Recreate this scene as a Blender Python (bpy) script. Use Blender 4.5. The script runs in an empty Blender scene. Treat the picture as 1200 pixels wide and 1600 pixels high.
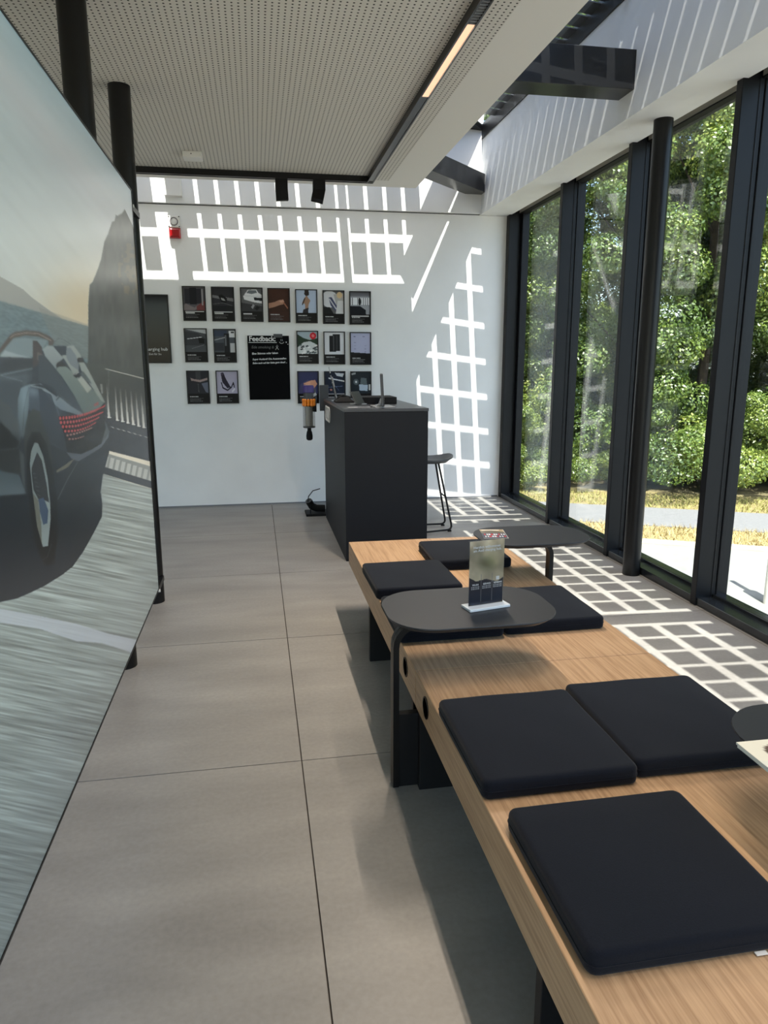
import bpy, bmesh, math, random
import numpy as np
from mathutils import Vector, Matrix
random.seed(7); rng = np.random.default_rng(7)
PI = math.pi
sc = bpy.context.scene
col = sc.collection

# ------------------------------------------------------------------ camera
F, PITCH, YAW, ROLL = 1114.515, 0.2071097, 0.1746731, -0.0014936
CAM = Vector((0.0, 0.0, 1.42))
cp, sp, cy, sy = math.cos(PITCH), math.sin(PITCH), math.cos(YAW), math.sin(YAW)
fwd = Vector((sy*cp, cy*cp, -sp)); rt = Vector((cy, -sy, 0)); up = rt.cross(fwd)
r2 = rt*math.cos(ROLL) + up*math.sin(ROLL); u2 = -rt*math.sin(ROLL) + up*math.cos(ROLL)
cam = bpy.data.cameras.new('camera'); co = bpy.data.objects.new('camera', cam); col.objects.link(co)
cam.sensor_fit = 'VERTICAL'; cam.sensor_height = 36.0; cam.sensor_width = 27.0
cam.lens = F*36.0/1600.0; cam.clip_start = 0.02; cam.clip_end = 300
M4 = Matrix((r2, u2, -fwd)).transposed().to_4x4(); M4.translation = CAM
co.matrix_world = M4
sc.camera = co

# ------------------------------------------------------------------ light
SUN_DIR = Vector((0.070, 0.495, -1.0)).normalized()          # the way the sunlight travels
sun = bpy.data.lights.new('sun', 'SUN'); so = bpy.data.objects.new('sun', sun); col.objects.link(so)
sun.energy = 8.5; sun.angle = math.radians(0.27); sun.color = (1.0, 0.955, 0.88)
so.rotation_euler = SUN_DIR.to_track_quat('-Z', 'Y').to_euler(); so.location = (-1, -6, 12)
w = bpy.data.worlds.new('sky'); sc.world = w; w.use_nodes = True
wn = w.node_tree; bg = wn.nodes['Background']
skt = wn.nodes.new('ShaderNodeTexSky'); skt.sky_type = 'NISHITA'; skt.sun_disc = False
skt.sun_elevation = math.asin(-SUN_DIR.z); skt.sun_rotation = math.atan2(-SUN_DIR.x, -SUN_DIR.y)
skt.air_density = 1.0; skt.dust_density = 1.5
wn.links.new(skt.outputs[0], bg.inputs[0]); bg.inputs[1].default_value = 0.335
vs = sc.view_settings
vs.view_transform = 'Standard'; vs.look = 'None'; vs.gamma = 1.0; vs.use_curve_mapping = False
vs.exposure = 0.75

# ------------------------------------------------------------------ helpers
def lin(c):
    out = []
    for v in c[:3]:
        v = v/255.0
        out.append(v/12.92 if v <= 0.04045 else ((v+0.055)/1.055)**2.4)
    return (*out, 1.0)

def mat(name, rgb, rough=0.5, metal=0.0, spec=0.5, **kw):
    m = bpy.data.materials.new(name); m.use_nodes = True
    b = m.node_tree.nodes['Principled BSDF']
    b.inputs['Base Color'].default_value = lin(rgb)
    b.inputs['Roughness'].default_value = rough; b.inputs['Metallic'].default_value = metal
    b.inputs['Specular IOR Level'].default_value = spec
    for k, v in kw.items(): b.inputs[k.replace('_', ' ')].default_value = v
    return m

def N(m, kind, **kw):
    n = m.node_tree.nodes.new(kind)
    for k, v in kw.items(): setattr(n, k, v)
    return n
def L(m, a, b): m.node_tree.links.new(a, b)
def bsdf(m): return m.node_tree.nodes['Principled BSDF']

def noisy(name, c1, c2, scale, rough=0.5, stretch=(1, 1, 1), bump=0.0, spec=0.5, detail=6, lo=0.3, hi=0.7, bdist=0.002):
    m = mat(name, c1, rough, spec=spec)
    tc = N(m, 'ShaderNodeTexCoord'); mp = N(m, 'ShaderNodeMapping'); mp.inputs['Scale'].default_value = stretch
    nz = N(m, 'ShaderNodeTexNoise'); nz.inputs['Scale'].default_value = scale; nz.inputs['Detail'].default_value = detail
    cr = N(m, 'ShaderNodeValToRGB'); cr.color_ramp.elements[0].color = lin(c1); cr.color_ramp.elements[1].color = lin(c2)
    cr.color_ramp.elements[0].position = lo; cr.color_ramp.elements[1].position = hi
    geo = N(m, 'ShaderNodeNewGeometry')
    L(m, geo.outputs['Position'], mp.inputs[0]); L(m, mp.outputs[0], nz.inputs['Vector']); L(m, nz.outputs['Fac'], cr.inputs[0])
    L(m, cr.outputs[0], bsdf(m).inputs['Base Color'])
    if bump:
        bp = N(m, 'ShaderNodeBump'); bp.inputs['Strength'].default_value = bump; bp.inputs['Distance'].default_value = bdist
        L(m, nz.outputs['Fac'], bp.inputs['Height']); L(m, bp.outputs[0], bsdf(m).inputs['Normal'])
    return m

def vcol_mat(name, rough=0.5, spec=0.4, attr='Col'):
    m = mat(name, (128, 128, 128), rough, spec=spec)
    a = N(m, 'ShaderNodeVertexColor', layer_name=attr)
    L(m, a.outputs[0], bsdf(m).inputs['Base Color'])
    return m

def glass_mat(name, tint=(1, 1, 1), f0=0.045, rough=0.0):
    m = bpy.data.materials.new(name); m.use_nodes = True; nt = m.node_tree
    nt.nodes.remove(bsdf(m)); out = nt.nodes['Material Output']
    tr = N(m, 'ShaderNodeBsdfTransparent'); tr.inputs[0].default_value = (*tint, 1)
    gl = N(m, 'ShaderNodeBsdfGlossy'); gl.inputs['Roughness'].default_value = rough
    lw = N(m, 'ShaderNodeLayerWeight'); lw.inputs[0].default_value = 0.5
    pw = N(m, 'ShaderNodeMath', operation='POWER'); pw.inputs[1].default_value = 5.0
    ml = N(m, 'ShaderNodeMath', operation='MULTIPLY_ADD'); ml.inputs[1].default_value = 1-f0; ml.inputs[2].default_value = f0
    mx = N(m, 'ShaderNodeMixShader')
    L(m, lw.outputs['Facing'], pw.inputs[0]); L(m, pw.outputs[0], ml.inputs[0]); L(m, ml.outputs[0], mx.inputs[0])
    L(m, tr.outputs[0], mx.inputs[1]); L(m, gl.outputs[0], mx.inputs[2]); L(m, mx.outputs[0], out.inputs[0])
    return m

class MB:
    """collects simple shapes into one mesh"""
    def __init__(s): s.v, s.f = [], []
    def quad(s, *p):
        i = len(s.v); s.v += [tuple(q) for q in p]; s.f.append(tuple(range(i, i+len(p)))); return s
    def box(s, x0, x1, y0, y1, z0, z1):
        i = len(s.v)
        s.v += [(x0,y0,z0),(x1,y0,z0),(x1,y1,z0),(x0,y1,z0),(x0,y0,z1),(x1,y0,z1),(x1,y1,z1),(x0,y1,z1)]
        s.f += [tuple(i+k for k in q) for q in ((0,3,2,1),(4,5,6,7),(0,1,5,4),(1,2,6,5),(2,3,7,6),(3,0,4,7))]
        return s
    def obox(s, c, ax, ay, az):      # oriented box: centre, three half axes
        c, ax, ay, az = map(Vector, (c, ax, ay, az)); i = len(s.v)
        for k in (-1, 1):
            for a, b in ((-1,-1),(1,-1),(1,1),(-1,1)): s.v.append(tuple(c+ax*a+ay*b+az*k))
        s.f += [tuple(i+k for k in q) for q in ((0,3,2,1),(4,5,6,7),(0,1,5,4),(1,2,6,5),(2,3,7,6),(3,0,4,7))]
        return s
    def prism(s, pts, z0, z1):       # polygon (ccw) extruded in z
        i = len(s.v); n = len(pts)
        s.v += [(x, y, z0) for x, y in pts] + [(x, y, z1) for x, y in pts]
        s.f.append(tuple(i+k for k in range(n))[::-1]); s.f.append(tuple(i+n+k for k in range(n)))
        for k in range(n): s.f.append((i+k, i+(k+1) % n, i+n+(k+1) % n, i+n+k))
        return s
    def layers(s, rings, close=True):  # list of rings of equal length
        i = len(s.v); n = len(rings[0])
        for r in rings: s.v += [tuple(p) for p in r]
        for a in range(len(rings)-1):
            for k in range(n):
                s.f.append((i+a*n+k, i+a*n+(k+1) % n, i+(a+1)*n+(k+1) % n, i+(a+1)*n+k))
        if close:
            s.f.append(tuple(i+k for k in range(n))[::-1]); s.f.append(tuple(i+(len(rings)-1)*n+k for k in range(n)))
        return s
    def lathe(s, c, prof, n=24, axis='z'):   # prof: (radius, height)
        rings = []
        for r, h in prof:
            ring = []
            for k in range(n):
                a = 2*PI*k/n; x, y = r*math.cos(a), r*math.sin(a)
                p = (c[0]+x, c[1]+y, c[2]+h) if axis == 'z' else ((c[0]+x, c[1]-h, c[2]+y) if axis == 'y' else (c[0]+h, c[1]+x, c[2]+y))
                ring.append(p)
            rings.append(ring)
        return s.layers(rings)
    def tube(s, pts, r, n=8, r1=None):
        pts = [Vector(p) for p in pts]; rings = []
        prev = None
        for j, p in enumerate(pts):
            d = (pts[min(j+1, len(pts)-1)]-pts[max(j-1, 0)]).normalized()
            a = prev if prev else Vector((0, 0, 1)) if abs(d.z) < 0.9 else Vector((1, 0, 0))
            u = (a - d*a.dot(d)).normalized(); v = d.cross(u); prev = u
            rr = r if r1 is None else r+(r1-r)*j/(len(pts)-1)
            rings.append([p+u*rr*math.cos(2*PI*k/n)+v*rr*math.sin(2*PI*k/n) for k in range(n)])
        return s.layers(rings)
    def build(s, name, m, parent=None, smooth=False, bevel=0.0, seg=2):
        me = bpy.data.meshes.new(name); me.from_pydata(s.v, [], s.f); me.update()
        return link(name, me, m, parent, smooth, bevel, seg)

def link(name, me, m, parent=None, smooth=False, bevel=0.0, seg=2):
    bm = bmesh.new(); bm.from_mesh(me)
    bmesh.ops.recalc_face_normals(bm, faces=bm.faces)
    if bevel:
        ed = [e for e in bm.edges if len(e.link_faces) == 2 and e.calc_face_angle(0) > 0.5]
        bmesh.ops.bevel(bm, geom=ed, offset=bevel, segments=seg, profile=0.5, affect='EDGES', clamp_overlap=True)
    bm.to_mesh(me); bm.free()
    if smooth:
        me.polygons.foreach_set('use_smooth', [True]*len(me.polygons))
        try: me.set_sharp_from_angle(angle=math.radians(38))
        except Exception: pass
    if m: me.materials.append(m)
    o = bpy.data.objects.new(name, me); col.objects.link(o)
    if parent: attach(o, parent)
    return o
def attach(o, parent):
    o.parent = parent
    o.matrix_parent_inverse = Matrix.Translation(-Vector(parent.location)) if not any(parent.rotation_euler) else (Matrix.Translation(parent.location) @ parent.rotation_euler.to_matrix().to_4x4()).inverted()
def B(x0, x1, y0, y1, z0, z1): return MB().box(x0, x1, y0, y1, z0, z1)
def thing(name, loc, label, cat, group=None, rz=0):
    o = bpy.data.objects.new(name, None); col.objects.link(o); o.location = loc; o.rotation_euler = (0, 0, rz)
    o.empty_display_size = 0.05
    return tag(o, label, cat, group)
def tag(o, label, cat, group=None):
    o['label'] = label; o['category'] = cat
    if group: o['group'] = group
    return o
def struct(o): o['kind'] = 'structure'; return o
def arc(cx, cy_, r, a0, a1, n): return [(cx+r*math.cos(a0+(a1-a0)*k/n), cy_+r*math.sin(a0+(a1-a0)*k/n)) for k in range(n+1)]
def rrect(x0, x1, y0, y1, r, n=8):
    return (arc(x1-r, y0+r, r, -PI/2, 0, n)+arc(x1-r, y1-r, r, 0, PI/2, n)+arc(x0+r, y1-r, r, PI/2, PI, n)+arc(x0+r, y0+r, r, PI, 1.5*PI, n))

def text(s, size, loc, rot, m, parent, name='lettering', depth=0.0006, align='LEFT', spacing=1.0, bold=0.0, shear=0.0):
    cu = bpy.data.curves.new(name, 'FONT'); cu.body = s; cu.size = size; cu.extrude = depth; cu.align_x = align
    cu.space_character = spacing; cu.offset = bold; cu.shear = shear; cu.resolution_u = 2
    t = bpy.data.objects.new(name, cu); col.objects.link(t)
    dg = bpy.context.evaluated_depsgraph_get()
    me = bpy.data.meshes.new_from_object(t.evaluated_get(dg))
    bpy.data.objects.remove(t)
    me.transform(Matrix.Translation(loc) @ rot.to_4x4())
    me.materials.clear(); me.materials.append(m)
    o = bpy.data.objects.new(name, me); col.objects.link(o)
    if parent: attach(o, parent)
    return o
ROT_WALL = Matrix(((1,0,0),(0,0,-1),(0,1,0)))            # text upright, facing -y

# painter for flat print: works on arrays of coordinates U, V
def vnoise(x, y, seed=0):
    xi, yi = np.floor(x).astype(int), np.floor(y).astype(int); xf, yf = x-xi, y-yi
    def h(a, b):
        n = (a*374761393 + b*668265263 + seed*1442695) & 0x7fffffff
        n = ((n ^ (n >> 13))*1274126177) & 0x7fffffff
        return ((n ^ (n >> 16)) & 0xffff)/65535.0
    sx, sy_ = xf*xf*(3-2*xf), yf*yf*(3-2*yf)
    return (h(xi,yi)*(1-sx)+h(xi+1,yi)*sx)*(1-sy_)+(h(xi,yi+1)*(1-sx)+h(xi+1,yi+1)*sx)*sy_
class Paint:
    def __init__(s, U, V, bgc): s.U, s.V = U, V; s.C = np.tile(np.array(bgc, float), (len(U), 1))
    def inside(s, pts):
        pts = np.array(pts, float)
        ok = (s.U >= pts[:,0].min()) & (s.U <= pts[:,0].max()) & (s.V >= pts[:,1].min()) & (s.V <= pts[:,1].max())
        idx = np.nonzero(ok)[0]; u, v = s.U[idx], s.V[idx]; r = np.zeros(len(idx), bool)
        x0, y0 = pts[-1]
        for x1, y1 in pts:
            if y0 != y1:
                c = ((y0 > v) != (y1 > v)) & (u < (x1-x0)*(v-y0)/(y1-y0)+x0); r ^= c
            x0, y0 = x1, y1
        return idx[r]
    def poly(s, pts, c, c2=None, d=(0, 1), a=1.0):       # flat colour, or gradient c -> c2 along d
        i = s.inside(pts)
        if not len(i): return i
        if c2 is None: s.C[i] = s.C[i]*(1-a)+np.array(c, float)*a
        else:
            q = np.array(pts, float) @ np.array(d, float); t = s.U[i]*d[0]+s.V[i]*d[1]
            t = np.clip((t-q.min())/max(q.max()-q.min(), 1e-9), 0, 1)[:,None]
            s.C[i] = s.C[i]*(1-a)+(np.array(c, float)*(1-t)+np.array(c2, float)*t)*a
        return i
    def rect(s, x0, y0, x1, y1, c, c2=None, d=(0, 1), a=1.0): return s.poly([(x0,y0),(x1,y0),(x1,y1),(x0,y1)], c, c2, d, a)
    def ell(s, cx, cy_, rx, ry, c, a=1.0, ang=0.0):
        du, dv = s.U-cx, s.V-cy_; ca, sa = math.cos(ang), math.sin(ang)
        i = np.nonzero(((du*ca+dv*sa)/rx)**2+((-du*sa+dv*ca)/ry)**2 < 1)[0]
        s.C[i] = s.C[i]*(1-a)+np.array(c, float)*a; return i
    def line(s, pts, wd, c, a=1.0):
        for (x0, y0), (x1, y1) in zip(pts[:-1], pts[1:]):
            dx, dy = x1-x0, y1-y0; l2 = dx*dx+dy*dy
            t = np.clip(((s.U-x0)*dx+(s.V-y0)*dy)/l2, 0, 1)
            i = np.nonzero(np.hypot(s.U-x0-t*dx, s.V-y0-t*dy) < wd/2)[0]
            s.C[i] = s.C[i]*(1-a)+np.array(c, float)*a
    def shade(s, i, n): s.C[i] = np.clip(s.C[i]*n[:,None], 0, 255)
def lin_np(C):
    c = np.clip(C, 0, 255)/255.0
    return np.where(c <= 0.04045, c/12.92, ((c+0.055)/1.055)**2.4)
def grid_mesh(name, P, nu, nv, C, m, parent):
    """P: (nu*nv,3) points row by row; C: sRGB colours"""
    me = bpy.data.meshes.new(name)
    a = np.arange(nu*nv).reshape(nv, nu)
    q = np.stack([a[:-1,:-1], a[:-1,1:], a[1:,1:], a[1:,:-1]], -1).reshape(-1, 4)
    me.vertices.add(nu*nv); me.vertices.foreach_set('co', P.astype(np.float32).ravel())
    me.loops.add(q.size); me.loops.foreach_set('vertex_index', q.astype(np.int32).ravel())
    me.polygons.add(len(q)); me.polygons.foreach_set('loop_start', np.arange(0, q.size, 4, dtype=np.int32))
    me.update(calc_edges=True)
    at = me.color_attributes.new('Col', 'FLOAT_COLOR', 'POINT')
    at.data.foreach_set('color', np.hstack([lin_np(C), np.ones((len(C), 1))]).astype(np.float32).ravel())
    me.materials.append(m)
    o = bpy.data.objects.new(name, me); col.objects.link(o)
    if parent: attach(o, parent)
    return o

# ------------------------------------------------------------------ materials
M_tile = noisy('grey_porcelain_tile', (128, 125, 121), (148, 145, 140), 2.2, 0.42, (0.7, 2.4, 1), 0.0, 0.4, 9, 0.3, 0.72)
def extra_grain(m, amt=0.16, sc_=60):
    bs = bsdf(m); src = bs.inputs['Base Color'].links[0].from_socket
    nz = N(m, 'ShaderNodeTexNoise'); nz.inputs['Scale'].default_value = sc_; nz.inputs['Detail'].default_value = 4
    geo = N(m, 'ShaderNodeNewGeometry'); L(m, geo.outputs['Position'], nz.inputs['Vector'])
    mr = N(m, 'ShaderNodeMapRange'); mr.inputs[3].default_value = 1-amt; mr.inputs[4].default_value = 1+amt
    mx = N(m, 'ShaderNodeMix', data_type='RGBA', blend_type='MULTIPLY'); mx.inputs[0].default_value = 1.0
    L(m, nz.outputs['Fac'], mr.inputs[0]); L(m, src, mx.inputs[6]); L(m, mr.outputs[0], mx.inputs[7]); L(m, mx.outputs[2], bs.inputs['Base Color'])
extra_grain(M_tile)
M_grout = mat('dark_grout', (70, 64, 60), 0.9)
M_wall = noisy('white_wall_paint', (232, 232, 231), (238, 238, 237), 3.0, 0.75, spec=0.25)
M_white = mat('white_plasterboard', (228, 225, 219), 0.8, spec=0.25)
M_base = mat('grey_skirting', (120, 122, 126), 0.6)
M_frame = mat('anthracite_aluminium', (12, 14, 19), 0.42, spec=0.26)
M_black = mat('black_powder_coat', (11, 11, 13), 0.38, spec=0.35)
M_matblack = mat('matt_black', (12, 12, 14), 0.7, spec=0.3)
M_legblack = mat('black_leg_panel', (14, 15, 18), 0.55, spec=0.35)
M_counter = mat('anthracite_laminate', (20, 22, 27), 0.55, spec=0.22)
M_table = mat('charcoal_tabletop', (39, 42, 48), 0.45, spec=0.38)
M_fabric = noisy('black_navy_fabric', (11, 14, 22), (16, 20, 29), 420, 0.92, spec=0.12, bump=0.35, detail=2, bdist=0.0008)
bsdf(M_fabric).inputs['Sheen Weight'].default_value = 0.08
M_cells = mat('solar_cell', (9, 11, 17), 0.3, spec=0.5)
M_steelbeam = noisy('black_lacquered_steel', (17, 18, 20), (27, 28, 30), 2.0, 0.28, spec=0.6)
M_glass = glass_mat('window_glass', (0.93, 0.965, 0.95), 0.065)
M_roofglass = glass_mat('roof_glass', (0.93, 0.95, 0.95), 0.04)
M_acrylic = glass_mat('acrylic', (0.96, 0.97, 0.98), 0.02)
M_acryledge = mat('frosted_acrylic_base', (205, 214, 222), 0.25, spec=0.6)
M_chrome = mat('polished_steel', (180, 180, 182), 0.22, 1.0)
M_sill = mat('satin_anodised_sill', (30, 34, 38), 0.24, spec=0.7)
M_head = mat('grey_head_rail', (150, 146, 138), 0.6, spec=0.3)
M_silver = mat('silver_plastic', (165, 167, 170), 0.4, 0.4)
M_offwhite = mat('off_white_plastic', (226, 224, 219), 0.5)
M_red = mat('red_lens', (165, 14, 22), 0.18, spec=0.7)
M_chalk = mat('chalk_white', (222, 222, 222), 0.9)
M_chalkdim = mat('smudged_chalk', (92, 92, 92), 0.9)
M_print = vcol_mat('poster_print', 0.3, 0.12)
M_banner = vcol_mat('banner_print', 0.30, 0.5)
M_textwhite = mat('print_white', (205, 205, 205), 0.6)
M_orange = mat('orange_plastic', (226, 128, 20), 0.3)
M_purple = mat('purple_plastic', (62, 46, 110), 0.35)
M_greyplas = mat('dark_grey_plastic', (58, 60, 64), 0.4)
M_bin = glass_mat('smoked_bin', (0.75, 0.75, 0.75), 0.06)
M_lamp = bpy.data.materials.new('lit_diffuser'); M_lamp.use_nodes = True
_b = bsdf(M_lamp); _b.inputs['Base Color'].default_value = lin((255, 214, 180)); _b.inputs['Emission Color'].default_value = lin((255, 205, 165)); _b.inputs['Emission Strength'].default_value = 0.50

# wood: fine grain running along the benches
M_wood = mat('oak_veneer', (190, 150, 105), 0.42, spec=0.35)
def wood():
    m = M_wood; geo = N(m, 'ShaderNodeNewGeometry')
    mp = N(m, 'ShaderNodeMapping'); mp.inputs['Scale'].default_value = (150, 5.0, 150)
    nz = N(m, 'ShaderNodeTexNoise'); nz.inputs['Scale'].default_value = 1.0; nz.inputs['Detail'].default_value = 5
    mp2 = N(m, 'ShaderNodeMapping'); mp2.inputs['Scale'].default_value = (9, 0.9, 9)
    nz2 = N(m, 'ShaderNodeTexNoise'); nz2.inputs['Scale'].default_value = 1.0; nz2.inputs['Detail'].default_value = 3
    cr = N(m, 'ShaderNodeValToRGB'); cr.color_ramp.elements[0].color = lin((154, 123, 93)); cr.color_ramp.elements[1].color = lin((188, 157, 124))
    cr.color_ramp.elements[0].position = 0.28; cr.color_ramp.elements[1].position = 0.62
    cr2 = N(m, 'ShaderNodeValToRGB'); cr2.color_ramp.elements[0].color = (0.86, 0.84, 0.80, 1); cr2.color_ramp.elements[1].color = (1.08, 1.06, 1.04, 1)
    mx = N(m, 'ShaderNodeMix', data_type='RGBA', blend_type='MULTIPLY'); mx.inputs[0].default_value = 1
    for a, b in ((mp, nz), (mp2, nz2)): L(m, geo.outputs['Position'], a.inputs[0]); L(m, a.outputs[0], b.inputs['Vector'])
    L(m, nz.outputs['Fac'], cr.inputs[0]); L(m, nz2.outputs['Fac'], cr2.inputs[0])
    L(m, cr.outputs[0], mx.inputs[6]); L(m, cr2.outputs[0], mx.inputs[7]); L(m, mx.outputs[2], bsdf(m).inputs['Base Color'])
    bp = N(m, 'ShaderNodeBump'); bp.inputs['Strength'].default_value = 0.15; bp.inputs['Distance'].default_value = 0.001
    L(m, nz.outputs['Fac'], bp.inputs['Height']); L(m, bp.outputs[0], bsdf(m).inputs['Normal'])
wood()

# perforated ceiling board: real holes are 8 mm, drawn as dots on the board
M_perf = mat('perforated_board', (216, 212, 204), 0.85, spec=0.2)
def perf():
    m = M_perf; geo = N(m, 'ShaderNodeNewGeometry'); sx = N(m, 'ShaderNodeSeparateXYZ'); L(m, geo.outputs['Position'], sx.inputs[0])
    q = []
    for k in (0, 1):
        d = N(m, 'ShaderNodeMath', operation='MULTIPLY'); d.inputs[1].default_value = 1/0.0272; L(m, sx.outputs[k], d.inputs[0])
        f = N(m, 'ShaderNodeMath', operation='FRACT'); L(m, d.outputs[0], f.inputs[0])
        s = N(m, 'ShaderNodeMath', operation='SUBTRACT'); s.inputs[1].default_value = 0.5; L(m, f.outputs[0], s.inputs[0])
        p = N(m, 'ShaderNodeMath', operation='POWER'); p.inputs[1].default_value = 2; L(m, s.outputs[0], p.inputs[0])
        a = N(m, 'ShaderNodeMath', operation='MULTIPLY'); L(m, s.outputs[0], a.inputs[0]); L(m, s.outputs[0], a.inputs[1]); q.append(a)
    ad = N(m, 'ShaderNodeMath', operation='ADD'); L(m, q[0].outputs[0], ad.inputs[0]); L(m, q[1].outputs[0], ad.inputs[1])
    lt = N(m, 'ShaderNodeMath', operation='LESS_THAN'); lt.inputs[1].default_value = 0.175**2; L(m, ad.outputs[0], lt.inputs[0])
    mx = N(m, 'ShaderNodeMix', data_type='RGBA'); mx.inputs[6].default_value = lin((216, 212, 204)); mx.inputs[7].default_value = lin((40, 38, 36))
    L(m, lt.outputs[0], mx.inputs[0]); L(m, mx.outputs[2], bsdf(m).inputs['Base Color'])
perf()

# ------------------------------------------------------------------ room shell
X0, X1, Y0, YB, ZC = -4.0, 2.55, -3.0, 7.25, 2.845
XG = 2.66                                  # glass plane of the right-hand facade
floor = struct(B(X0-0.1, 2.76, Y0-0.1, YB+0.1, -0.2, -0.006).build('floor', M_grout))
def cuts(lo, hi, first, step):
    c = [lo]; v = first + math.floor((lo-first)/step)*step
    while v < hi-1e-6:
        if v > lo+1e-6: c.append(v)
        v += step
    return c+[hi]
gx, gy = cuts(X0, 2.535, 0.113, 1.2), cuts(Y0, YB, 2.373, 1.2)
tile_cache = {}
for xa, xb in zip(gx[:-1], gx[1:]):
    for ya, yb in zip(gy[:-1], gy[1:]):
        g = 0.0022; key = (round(xb-xa, 3), round(yb-ya, 3))
        if key not in tile_cache:
            me = bpy.data.meshes.new('tile'); mb = B(g, xb-xa-g, g, yb-ya-g, -0.014, 0.0); me.from_pydata(mb.v, [], mb.f)
            me.materials.append(M_tile); tile_cache[key] = me
        t = bpy.data.objects.new('tile', tile_cache[key]); t.location = (xa, ya, 0); col.objects.link(t); t.parent = floor

wall_back = struct(B(X0, 2.76, YB, YB+0.2, -0.2, 2.843).build('wall_back', M_wall))
B(X0, 2.25, YB-0.038, YB+0.2, 2.853, 4.3).build('upper_panel', M_wall, wall_back)
B(X0, 2.76, YB+0.02, YB+0.2, 2.843, 2.853).build('shadow_gap', M_matblack, wall_back)
struct(B(X0, 2.52, YB-0.006, YB, 0.0, 0.014).build('baseboard_back', M_base))
wl = struct(B(X0-0.2, X0, 5.0, YB+0.2, -0.2, 4.3).build('wall_left', M_wall))
B(X0-0.2, X0, Y0-0.1, 5.0, 2.80, 4.3).build('lintel', M_wall, wl)
# right-hand bulkhead over the facade
struct(B(2.25, 2.55, Y0-0.1, YB+0.2, ZC, 3.66).build('wall_right', M_wall))
pocket = struct(B(2.55, 2.76, Y0-0.1, YB+0.2, 2.945, 3.66).build('trim_1', M_white))
B(2.72, 2.76, Y0-0.1, YB+0.2, 2.90, 2.945).build('outer_flashing', M_frame, pocket)

# suspended ceiling: plain border, perforated boards
YC, XC = 6.27, 1.38
ceiling = struct(B(X0, XC, Y0, YC, ZC+0.002, ZC+0.13).build('ceiling', M_white))
B(X0, 1.11, Y0, 6.05, ZC-0.0005, ZC+0.06).build('perforated_panel', M_perf, ceiling)
B(XC-0.03, XC-0.005, Y0, YC-0.03, ZC+0.13, 3.70).build('upstand', M_wall, ceiling)
B(X0, XC-0.03, YC-0.03, YC-0.005, ZC+0.13, 3.70).build('upstand', M_wall, ceiling)

# ------------------------------------------------------------------ glass roof with solar cells (hipped at the far right corner)
A_, B_ = SUN_DIR.x/-SUN_DIR.z, SUN_DIR.y/-SUN_DIR.z
SL = 0.13
def zR(x): return 3.60-SL*(x-2.25)            # right-hand slope
def zB(y): return 3.60+SL*(YB-y)              # back slope
roof = struct(MB().prism([(X0-0.2, Y0-0.3), (1.445, Y0-0.3), (1.445, 6.50), (X0-0.2, 6.50)], 3.56, 3.70).build('roof_slab', M_wall))
roof.name = 'trim_2'
glass = MB()
for z_ in (0.02, 0.034):
    glass.quad((1.44, Y0-0.3, zR(1.44)+z_), (2.30, Y0-0.3, zR(2.30)+z_), (2.30, YB+0.05, zR(2.30)+z_), (1.44, YB+0.05-0.86, zR(1.44)+z_))
    glass.quad((X0, 6.44, zB(6.44)+z_), (1.44, 6.44, zB(6.44)+z_), (2.25, YB, zB(YB)+z_), (X0, YB, zB(YB)+z_))
glass.build('glazing', M_roofglass, roof)
cells = MB(); bars = MB()
# right slope: gaps seen as light lines on the floor at xf, yf
def roof_x(xf): z = (3.60-SL*(xf-2.25))/(1-SL*A_); return xf-A_*z
gapx = [roof_x(v) for v in (1.51, 1.71, 1.91, 2.11, 2.31, 2.60)]
mods = [3.49+2.73*k for k in range(-3, 3)]
ylines = []
for m0 in mods:
    ylines.append((m0-0.062, m0+0.055, 'bar'))
    ylines.append((m0+0.062, m0+0.112, 'gap'))
    for k in range(14):
        c_ = m0+0.29+0.1785*k
        if c_ < m0+2.73-0.10: ylines.append((c_-0.015, c_+0.015, 'gap'))
off = B_*(3.60-SL*0.05)/(1.0)+0.006
yr = [(a-off, b-off, k) for a, b, k in ylines]
hip = lambda x: YB+(x-2.25)
for (xa, xb) in zip(gapx[:-1], gapx[1:]):
    xa_, xb_ = xa+0.0255, xb-0.0255
    for (p, q) in zip(yr[:-1], yr[1:]):
        ya, yb = p[1], q[0]
        if q[2] == 'bar' or p[2] == 'bar' or yb-ya < 0.02: continue
        if ya < Y0-0.2 or yb > hip(xa_)-0.13: continue
        cells.layers([[(xa_, ya, zR(xa_)+dz), (xb_, ya, zR(xb_)+dz), (xb_, yb, zR(xb_)+dz), (xa_, yb, zR(xa_)+dz)] for dz in (0.024, 0.030)])
for a, b, k in yr:
    if k == 'bar' and a > Y0 and b < hip(1.5):
        bars.layers([[(1.40, a, zR(1.40)+dz), (2.30, a, zR(2.30)+dz), (2.30, b, zR(2.30)+dz), (1.40, b, zR(1.40)+dz)] for dz in (-0.04, 0.045)])
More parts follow.
